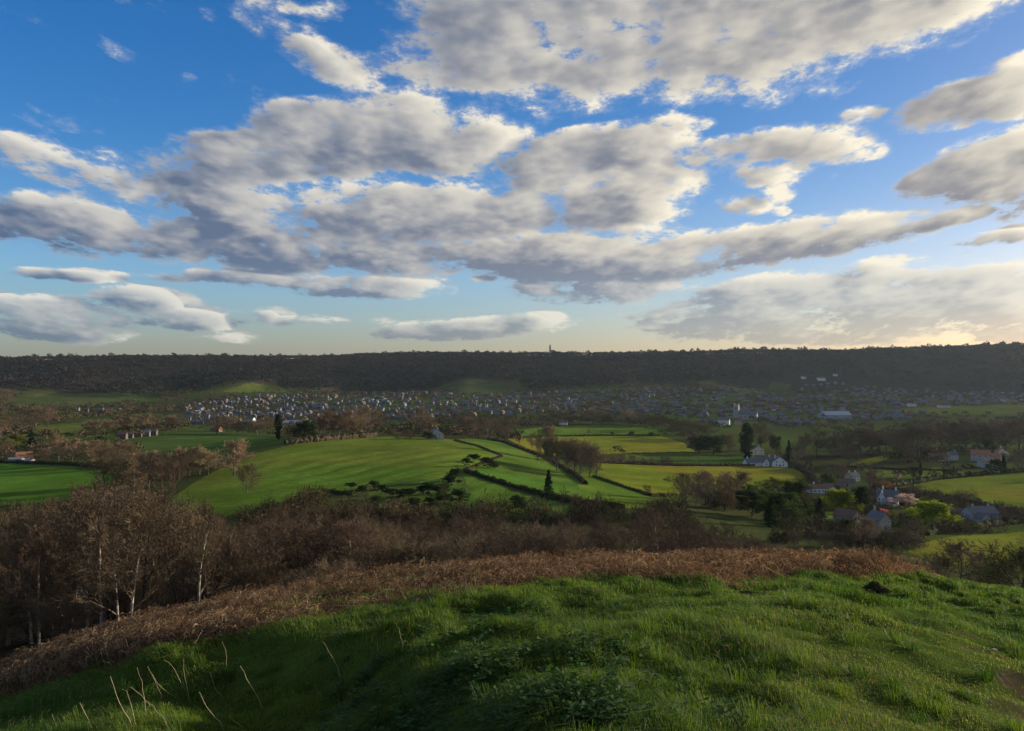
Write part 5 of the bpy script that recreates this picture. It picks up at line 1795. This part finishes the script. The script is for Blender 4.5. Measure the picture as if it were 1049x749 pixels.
# ------------------------------------------------------------------ near hill: bracken, grass, weeds, dry stems
MAT['bracken'] = material('dead bracken', (0.2, 0.1, 0.05), 0.9, attr='tint', trans=(1.0, 0.8, 0.6))
MAT['blade'] = material('grass blades', (0.06, 0.12, 0.015), 0.65, attr='tint', trans=(1.15, 1.3, 0.5), spec=0.15)
MAT['weed'] = material('weed leaves', (0.045, 0.09, 0.02), 0.7, attr='tint', trans=(1.1, 1.2, 0.5), spec=0.15)
MAT['straw'] = material('dry stalk', (0.42, 0.33, 0.20), 0.9, var=0.2, scale=8.0)
MAT['tuft'] = material('dead grass clump', (0.060, 0.045, 0.024), 0.95, attr='tint')
MAT['pebble'] = material('pale stone chip', (0.30, 0.25, 0.19), 0.9, var=0.2, scale=12.0)


def ribbons(P0, P1, P2, w0, w1, tint, side=None, rg=None):
    """two-piece bent ribbons through three points"""
    n = len(P0)
    d = P2 - P0
    if side is None:
        side = np.cross(d, rg.normal(size=(n, 3)))
    side = side / (np.linalg.norm(side, axis=1, keepdims=True) + 1e-9)
    w0, w1 = np.asarray(w0).reshape(-1, 1), np.asarray(w1).reshape(-1, 1)
    V = np.stack([P0 - side * w0, P0 + side * w0, P1 - side * (w0 + w1) * .5, P1 + side * (w0 + w1) * .5, P2 - side * w1, P2 + side * w1], 1)
    b = (np.arange(n) * 6)[:, None]
    F_ = np.concatenate([b + np.array([[0, 1, 3, 2]]), b + np.array([[2, 3, 5, 4]])])
    return V.reshape(-1, 3), F_, np.repeat(tint, 6, 0)


def polar_scatter(rg, n, r0, r1, a0, a1):
    az = rg.uniform(R(a0), R(a1), n)
    r = np.exp(rg.uniform(math.log(r0), math.log(r1), n))
    return r * np.sin(az), r * np.cos(az), r


def pick(rg, n, palette):
    w = np.array([p[0] for p in palette])
    i = rg.choice(len(palette), n, p=w / w.sum())
    return np.array([p[1] for p in palette])[i]


def build_bracken():
    rg = np.random.default_rng(41)
    x, y, r = polar_scatter(rg, 44000, 8.5, 47, -41, 34)
    w = bracken_weight(x, y)
    clump = np.clip(0.62 + 2.6 * fbm(x / 2.0, y / 2.0, 3, 61), 0.03, 1)
    k = rg.random(len(x)) < w * clump
    x, y, r = x[k], y[k], r[k]
    n = len(x)
    z = ground_z(x, y)
    base = np.stack([x, y, z], 1)
    Vs, Fs, Cs, off = [], [], [], 0
    pal = [(4, (0.158, 0.110, 0.068)), (3, (0.225, 0.165, 0.102)), (3, (0.090, 0.056, 0.036)), (1, (0.330, 0.245, 0.155)), (2, (0.060, 0.042, 0.028))]
    hgt = 0.14 + 0.28 * np.clip(0.5 + 1.8 * fbm(x / 2.2, y / 2.2, 3, 71), 0, 1)
    for s in range(3):
        a = rg.uniform(0, 2 * math.pi, n)
        L = rg.uniform(0.25, 0.70, n)
        h = hgt * rg.uniform(0.55, 1.2, n)
        j = rg.normal(0, 0.10, (n, 2))
        P0 = base + np.stack([j[:, 0], j[:, 1], np.full(n, -0.03)], 1)
        P1 = P0 + np.stack([np.cos(a) * L * .35, np.sin(a) * L * .35, h], 1)
        P2 = P0 + np.stack([np.cos(a + .3) * L, np.sin(a + .3) * L, h * rg.uniform(0.15, 0.9, n)], 1)
        tint = pick(rg, n, pal) * rg.uniform(0.75, 1.25, (n, 1))
        wd = np.maximum(0.0035, 0.00022 * r)
        V, F_, C_ = ribbons(P0, P1, P2, wd, wd * .6, tint, None, rg)
        Vs.append(V); Fs.append(F_ + off); Cs.append(C_); off += len(V)
        # withered side leaflets along the outer part of the frond
        for q in range(5):
            t = rg.uniform(0.05, 1.0, n)[:, None]
            o = P1 * (1 - t) + P2 * t + (1 - t) * t * np.array([[0, 0, .10]])
            dd = np.stack([-np.sin(a), np.cos(a), np.full(n, -0.6)], 1) * (1 if q % 2 else -1) + rg.normal(0, .45, (n, 3))
            dd /= np.linalg.norm(dd, axis=1, keepdims=True)
            ln = rg.uniform(0.04, 0.11, (n, 1))
            V, F_, C_ = ribbons(o, o + dd * ln * .5, o + dd * ln + np.array([[0, 0, -.03]]), np.maximum(0.006, 0.00042 * r), wd * .5, tint * rg.uniform(.8, 1.15, (n, 1)), None, rg)
            Vs.append(V); Fs.append(F_ + off); Cs.append(C_); off += len(V)
    # broken upright stalks
    k = rg.random(n) < 0.014
    P0 = base[k]
    m_ = len(P0)
    P2 = P0 + np.stack([rg.normal(0, .2, m_), rg.normal(0, .2, m_), rg.uniform(.2, .45, m_)], 1)
    V, F_, C_ = ribbons(P0, (P0 + P2) / 2 + rg.normal(0, .02, (m_, 3)), P2, np.maximum(.003, .00022 * r[k]), np.full(m_, .002), pick(rg, m_, [(1, (0.36, 0.27, 0.17)), (1, (0.24, 0.16, 0.10))]), None, rg)
    Vs.append(V); Fs.append(F_ + off); Cs.append(C_); off += len(V)
    o = mesh_obj('bracken', np.concatenate(Vs), np.concatenate(Fs), MAT['bracken'], colors=np.concatenate(Cs))
    tag(o, 'band of collapsed russet dead bracken along the brow of the hill', 'bracken', kind='stuff')
    print('bracken', n)


def build_grass():
    rg = np.random.default_rng(43)
    x, y, r = polar_scatter(rg, 640000, 2.7, 44, -40, 40)
    # gather the blades into tufts
    tx, ty = np.round(x / 0.09 + rg.normal(0, .5, len(x))) * 0.09, np.round(y / 0.09 + rg.normal(0, .5, len(x))) * 0.09
    pull = np.where(r < 9, 0.35, 0.0)
    gx, gy = x + (tx - x) * pull, y + (ty - y) * pull
    w = bracken_weight(gx, gy)
    soil = soil_weight(gx, gy)
    lush = np.clip(0.5 + 2.0 * fbm(gx / 1.1, gy / 0.9, 3, 121), 0, 1)
    u = gx / gy
    worn = np.clip((u - 0.22) / 0.22, 0, 1) * np.clip((11.5 - gy) / 3, 0, 1)
    lush = lush * (1 - 0.55 * worn)
    keep = (rg.random(len(x)) < (1 - 0.80 * w) * (1 - 0.93 * soil)) & (rg.random(len(x)) < 0.70 + 0.30 * lush)
    gx, gy, r, lush, worn, w = gx[keep], gy[keep], r[keep], lush[keep], worn[keep], w[keep]
    n = len(gx)
    z = ground_z(gx, gy)
    h = (0.042 + 0.12 * lush ** 1.3) * rg.uniform(0.6, 1.35, n) * (1 - 0.22 * worn)
    a = rg.uniform(0, 2 * math.pi, n)
    comb = 2 * math.pi * fbm(gx / 1.4, gy / 1.4, 2, 131) + 2.6
    lean = rg.uniform(0.3, 1.15, n)
    dx = np.cos(a) * .55 + np.cos(comb) * .65
    dy = np.sin(a) * .55 + np.sin(comb) * .65
    P0 = np.stack([gx, gy, z - 0.02], 1)
    P1 = P0 + np.stack([dx * lean * h * .35, dy * lean * h * .35, h * .75], 1)
    P2 = P0 + np.stack([dx * lean * h * 1.25, dy * lean * h * 1.25, h * (1.15 - .60 * lean)], 1)
    big = np.clip(0.42 + 2.6 * fbm(gx / 2.6, gy / 2.0, 3, 141), 0, 1)[:, None]
    c = np.array([0.046, 0.098, 0.014]) * (1 - big) + np.array([0.105, 0.158, 0.020]) * big
    dry = (rg.random(n) < 0.08 + 0.24 * worn)[:, None]
    c = np.where(dry, np.array([0.20, 0.155, 0.075]), c)
    c = c * (1 - 0.15 * worn[:, None]) + np.array([0.085, 0.070, 0.026]) * 0.50 * worn[:, None] * rg.uniform(.3, 1.7, (n, 1))
    c = c * rg.uniform(0.7, 1.3, (n, 1))
    side = np.stack([-dy, dx, np.zeros(n)], 1) + rg.normal(0, .5, (n, 3))
    wd = np.maximum(0.0022, 0.00036 * r) * rg.uniform(.7, 1.3, n)
    V, F_, C_ = ribbons(P0, P1, P2, wd, wd * .18, c, side, rg)
    # tussocks: longer blades arching out of one root and combed downhill
    tx, ty, tr = polar_scatter(rg, 3400, 2.9, 32, -39, 39)
    ok = (bracken_weight(tx, ty) < .5) & (soil_weight(tx, ty) < .2) & (rg.random(len(tx)) < np.clip(0.5 + 3 * fbm(tx / 1.3, ty / 1.1, 2, 161), 0.05, 1) * (1 - .45 * np.clip((tx / ty - .2) / .2, 0, 1) * (ty < 10)))
    tx, ty, tr = tx[ok], ty[ok], tr[ok]
    nb = 70
    size = rg.uniform(0.08, 0.20, len(tx))
    hue = rg.random((len(tx), 1))
    tc_ = np.array([0.032, 0.070, 0.010]) * (1 - hue) + np.array([0.112, 0.154, 0.022]) * hue
    bx, by, bs = np.repeat(tx, nb), np.repeat(ty, nb), np.repeat(size, nb)
    a = rg.uniform(0, 2 * math.pi, len(bx))
    q = rg.random(len(bx)) ** .7
    ox, oy = np.cos(a) * q * bs * .45, np.sin(a) * q * bs * .45
    zz = ground_z(bx + ox, by + oy)
    hh = bs * rg.uniform(.55, 1.15, len(bx))
    ddx, ddy = np.cos(a) * q - .45, np.sin(a) * q - .15
    Q0 = np.stack([bx + ox, by + oy, zz - .02], 1)
    Q1 = Q0 + np.stack([ddx * hh * .45, ddy * hh * .45, hh * .85], 1)
    Q2 = Q0 + np.stack([ddx * hh * 1.5, ddy * hh * 1.5, hh * (1.0 - .75 * q)], 1)
    cc = np.repeat(tc_, nb, 0) * rg.uniform(.7, 1.3, (len(bx), 1))
    w2 = np.maximum(0.0024, 0.00034 * np.repeat(tr, nb))
    V2, F2, C2 = ribbons(Q0, Q1, Q2, w2, w2 * .2, cc, np.stack([-ddy, ddx, np.zeros(len(bx))], 1) + rg.normal(0, .3, (len(bx), 3)), rg)
    F_ = np.concatenate([F_, F2 + len(V)])
    V, C_ = np.concatenate([V, V2]), np.concatenate([C_, C2])
    o = mesh_obj('grass', V, F_, MAT['blade'], colors=C_)
    tag(o, 'tussocky green grass covering the near hilltop', 'grass', kind='stuff')
    print('grass', n)


def build_weeds():
    rg = np.random.default_rng(47)
    px = np.concatenate([rg.uniform(330, 640, 520), rg.normal(590, 45, 170), rg.uniform(430, 560, 60), rg.uniform(690, 760, 30)])
    py = np.concatenate([rg.uniform(655, 765, 520), rg.uniform(670, 765, 170), rg.uniform(622, 660, 60), rg.uniform(735, 765, 30)])
    C0 = np.array([at(a, b, 2.5) for a, b in zip(px, py)])
    keep = rg.random(len(px)) < np.clip(0.5 + 2.5 * fbm(C0[:, 0] / .5, C0[:, 1] / .5, 2, 151), 0.15, 1)
    C0 = C0[keep]
    n = len(C0)
    Vs, Fs, Cs, off = [], [], [], 0
    H = rg.uniform(0.05, 0.20, n)
    for k in range(16):
        a = rg.uniform(0, 2 * math.pi, n)
        L = rg.uniform(0.035, 0.075, n)
        o = C0 + np.stack([rg.normal(0, .025, n), rg.normal(0, .025, n), H * rg.uniform(0.3, 1.0, n)], 1)
        up = rg.uniform(-.2, .55, n)
        P1 = o + np.stack([np.cos(a) * L * .55, np.sin(a) * L * .55, up * L * .6], 1)
        P2 = o + np.stack([np.cos(a) * L, np.sin(a) * L, up * L * .5], 1)
        side = np.stack([-np.sin(a), np.cos(a), rg.normal(0, .25, n)], 1)
        c = np.array([0.040, 0.085, 0.020]) * rg.uniform(0.7, 1.4, (n, 1))
        m = side / np.linalg.norm(side, axis=1, keepdims=True)
        wd = (L * .30)[:, None]
        V = np.stack([o, P1 - m * wd, P2, P1 + m * wd], 1).reshape(-1, 3)
        F_ = np.arange(n * 4).reshape(-1, 4)
        Vs.append(V); Fs.append(F_ + off); Cs.append(np.repeat(c, 4, 0)); off += len(V)
    o = mesh_obj('weeds', np.concatenate(Vs), np.concatenate(Fs), MAT['weed'], colors=np.concatenate(Cs))
    tag(o, 'dark leafy nettles growing in the shaded hollow of the near grass', 'weeds', kind='stuff')


STEMS = [
    ((140, 752), (120, 688), 'leaning left from the thickest bundle, crossed by others'), ((141, 750), (124, 708), 'short, beside the foot of the leaning bundle stem'),
    ((166, 718), (152, 683), 'slanting left below the bracken, in the bundle'), ((188, 711), (172, 676), 'straight, slanting left, right of the bundle'),
    ((196, 722), (187, 677), 'nearly upright, right of the slanting pair'), ((149, 740), (140, 685), 'upright, in the middle of the bundle'),
    ((230, 746), (203, 711), 'thick and bent, lying to the left near the picture bottom'), ((271, 729), (249, 681), 'thick, zigzag, on its own right of the bundle'),
    ((350, 697), (332, 656), 'farthest right, alone on the green slope'), ((251, 749), (237, 731), 'short, at the bottom edge right of the bundle'),
    ((61, 752), (54, 733), 'shortest, at the bottom edge far left'), ((95, 752), (82, 721), 'thick, at the bottom edge left of the bundle'),
    ((230, 718), (219, 688), 'thin, between the bundle and the zigzag one'), ((231, 687), (230, 656), 'thin and upright against the bracken'),
    ((188, 752), (169, 731), 'short, leaning left at the bottom below the bundle'), ((172, 741), (138, 702), 'long and low, arching left through the bundle'),
    ((186, 716), (160, 688), 'long, arching left above the bundle'), ((414, 668), (408, 643), 'small, upright in the middle grass'),
]


def build_stems():
    rg = np.random.default_rng(53)
    for (a, b, txt) in STEMS:
        p = at(a[0], min(a[1], 760), 2.5)
        d = p[1]
        top = np.array([(b[0] - a[0]) / F_PX * d, rg.uniform(-.12, .05), (a[1] - b[1]) / F_PX * d])
        L = np.linalg.norm(top)
        segs, last = [], np.array([0, 0, -0.05])
        nseg = 7
        bend = rg.normal(0, .07, 3) * L
        r0 = 0.0030 if 'thick' in txt else 0.0021
        for k in range(1, nseg + 1):
            t = k / nseg
            q = top * t + bend * math.sin(math.pi * t) + rg.normal(0, .009, 3) * L * (k < nseg)
            segs.append((last, q, r0 * (1.25 - .6 * t), r0 * (1.25 - .6 * (t + .1))))
            last = q
        v, f = tube_mesh(segs, 5)
        o = mesh_obj('dry_stem', v, f, MAT['straw'], smooth=True)
        o.location = tuple(p)
        tag(o, 'pale dry stem ' + txt.replace(',', ''), 'dry stem', 'dry stems standing in the grass')


def build_small():
    rg = np.random.default_rng(59)

    def clump(px, py, rad, n, h, label):
        p = at(px, py, 3)
        a = rg.uniform(0, 2 * math.pi, n)
        q = rad * np.sqrt(rg.random(n))
        x, y = np.cos(a) * q, np.sin(a) * q
        z = ground_z(p[0] + x, p[1] + y) - p[2]
        hh = h * (1 - .6 * (q / rad) ** 2) * rg.uniform(.6, 1.2, n)
        P0 = np.stack([x, y, z - .02], 1)
        P1 = P0 + np.stack([np.cos(a) * q * .5, np.sin(a) * q * .5, hh * .8], 1)
        P2 = P0 + np.stack([np.cos(a) * (q + rad * .5), np.sin(a) * (q + rad * .5), hh * .65], 1)
        c = pick(rg, n, [(3, (0.040, 0.032, 0.018)), (1, (0.09, 0.06, 0.03)), (1, (0.03, 0.05, 0.012))]) * rg.uniform(.7, 1.3, (n, 1))
        V, F_, C_ = ribbons(P0, P1, P2, np.full(n, .006), np.full(n, .002), c, None, rg)
        o = mesh_obj('tussock', V, F_, MAT['tuft'], colors=C_)
        o.location = tuple(p)
        tag(o, label, 'tussock')
    clump(896, 610, 0.11, 900, 0.30, 'dark brown tussock near the right end of the bracken')
    clump(776, 614, 0.20, 700, 0.14, 'low brownish tussock left of the dark brown one')
    p = at(1018, 669, 3)
    bm = bmesh.new()
    bmesh.ops.create_icosphere(bm, subdivisions=2, radius=0.03)
    for v in bm.verts:
        v.co *= rg.uniform(0.82, 1.12)
        v.co.z *= 0.45
        v.co.x *= 1.5
    me = bpy.data.meshes.new('stone')
    bm.to_mesh(me)
    bm.free()
    me.materials.append(MAT['pebble'])
    o = bpy.data.objects.new('stone', me)
    scene.collection.objects.link(o)
    o.location = (p[0], p[1], p[2] + 0.03)
    tag(o, 'pale flat stone lying in the worn grass at right', 'stone')


build_bracken()
build_grass()
build_weeds()
build_stems()
build_small()


# ------------------------------------------------------------------ thin air over the valley
def build_haze():
    s = Shape().box(-6700, -6700, EYE - 130, 6700, 6700, EYE + 95)
    m = bpy.data.materials.new('haze')
    m.use_nodes = True
    t = m.node_tree
    t.nodes.remove(t.nodes['Principled BSDF'])
    v = t.nodes.new('ShaderNodeVolumePrincipled')
    v.inputs['Color'].default_value = (0.70, 0.84, 1.0, 1)
    v.inputs['Density'].default_value = HAZE
    v.inputs['Anisotropy'].default_value = 0.35
    t.links.new(v.outputs[0], t.nodes['Material Output'].inputs['Volume'])
    o = s.build('haze', [m])
    tag(o, 'thin blue haze filling the valley air', 'haze', kind='stuff')


HAZE = 0.00002
build_haze()
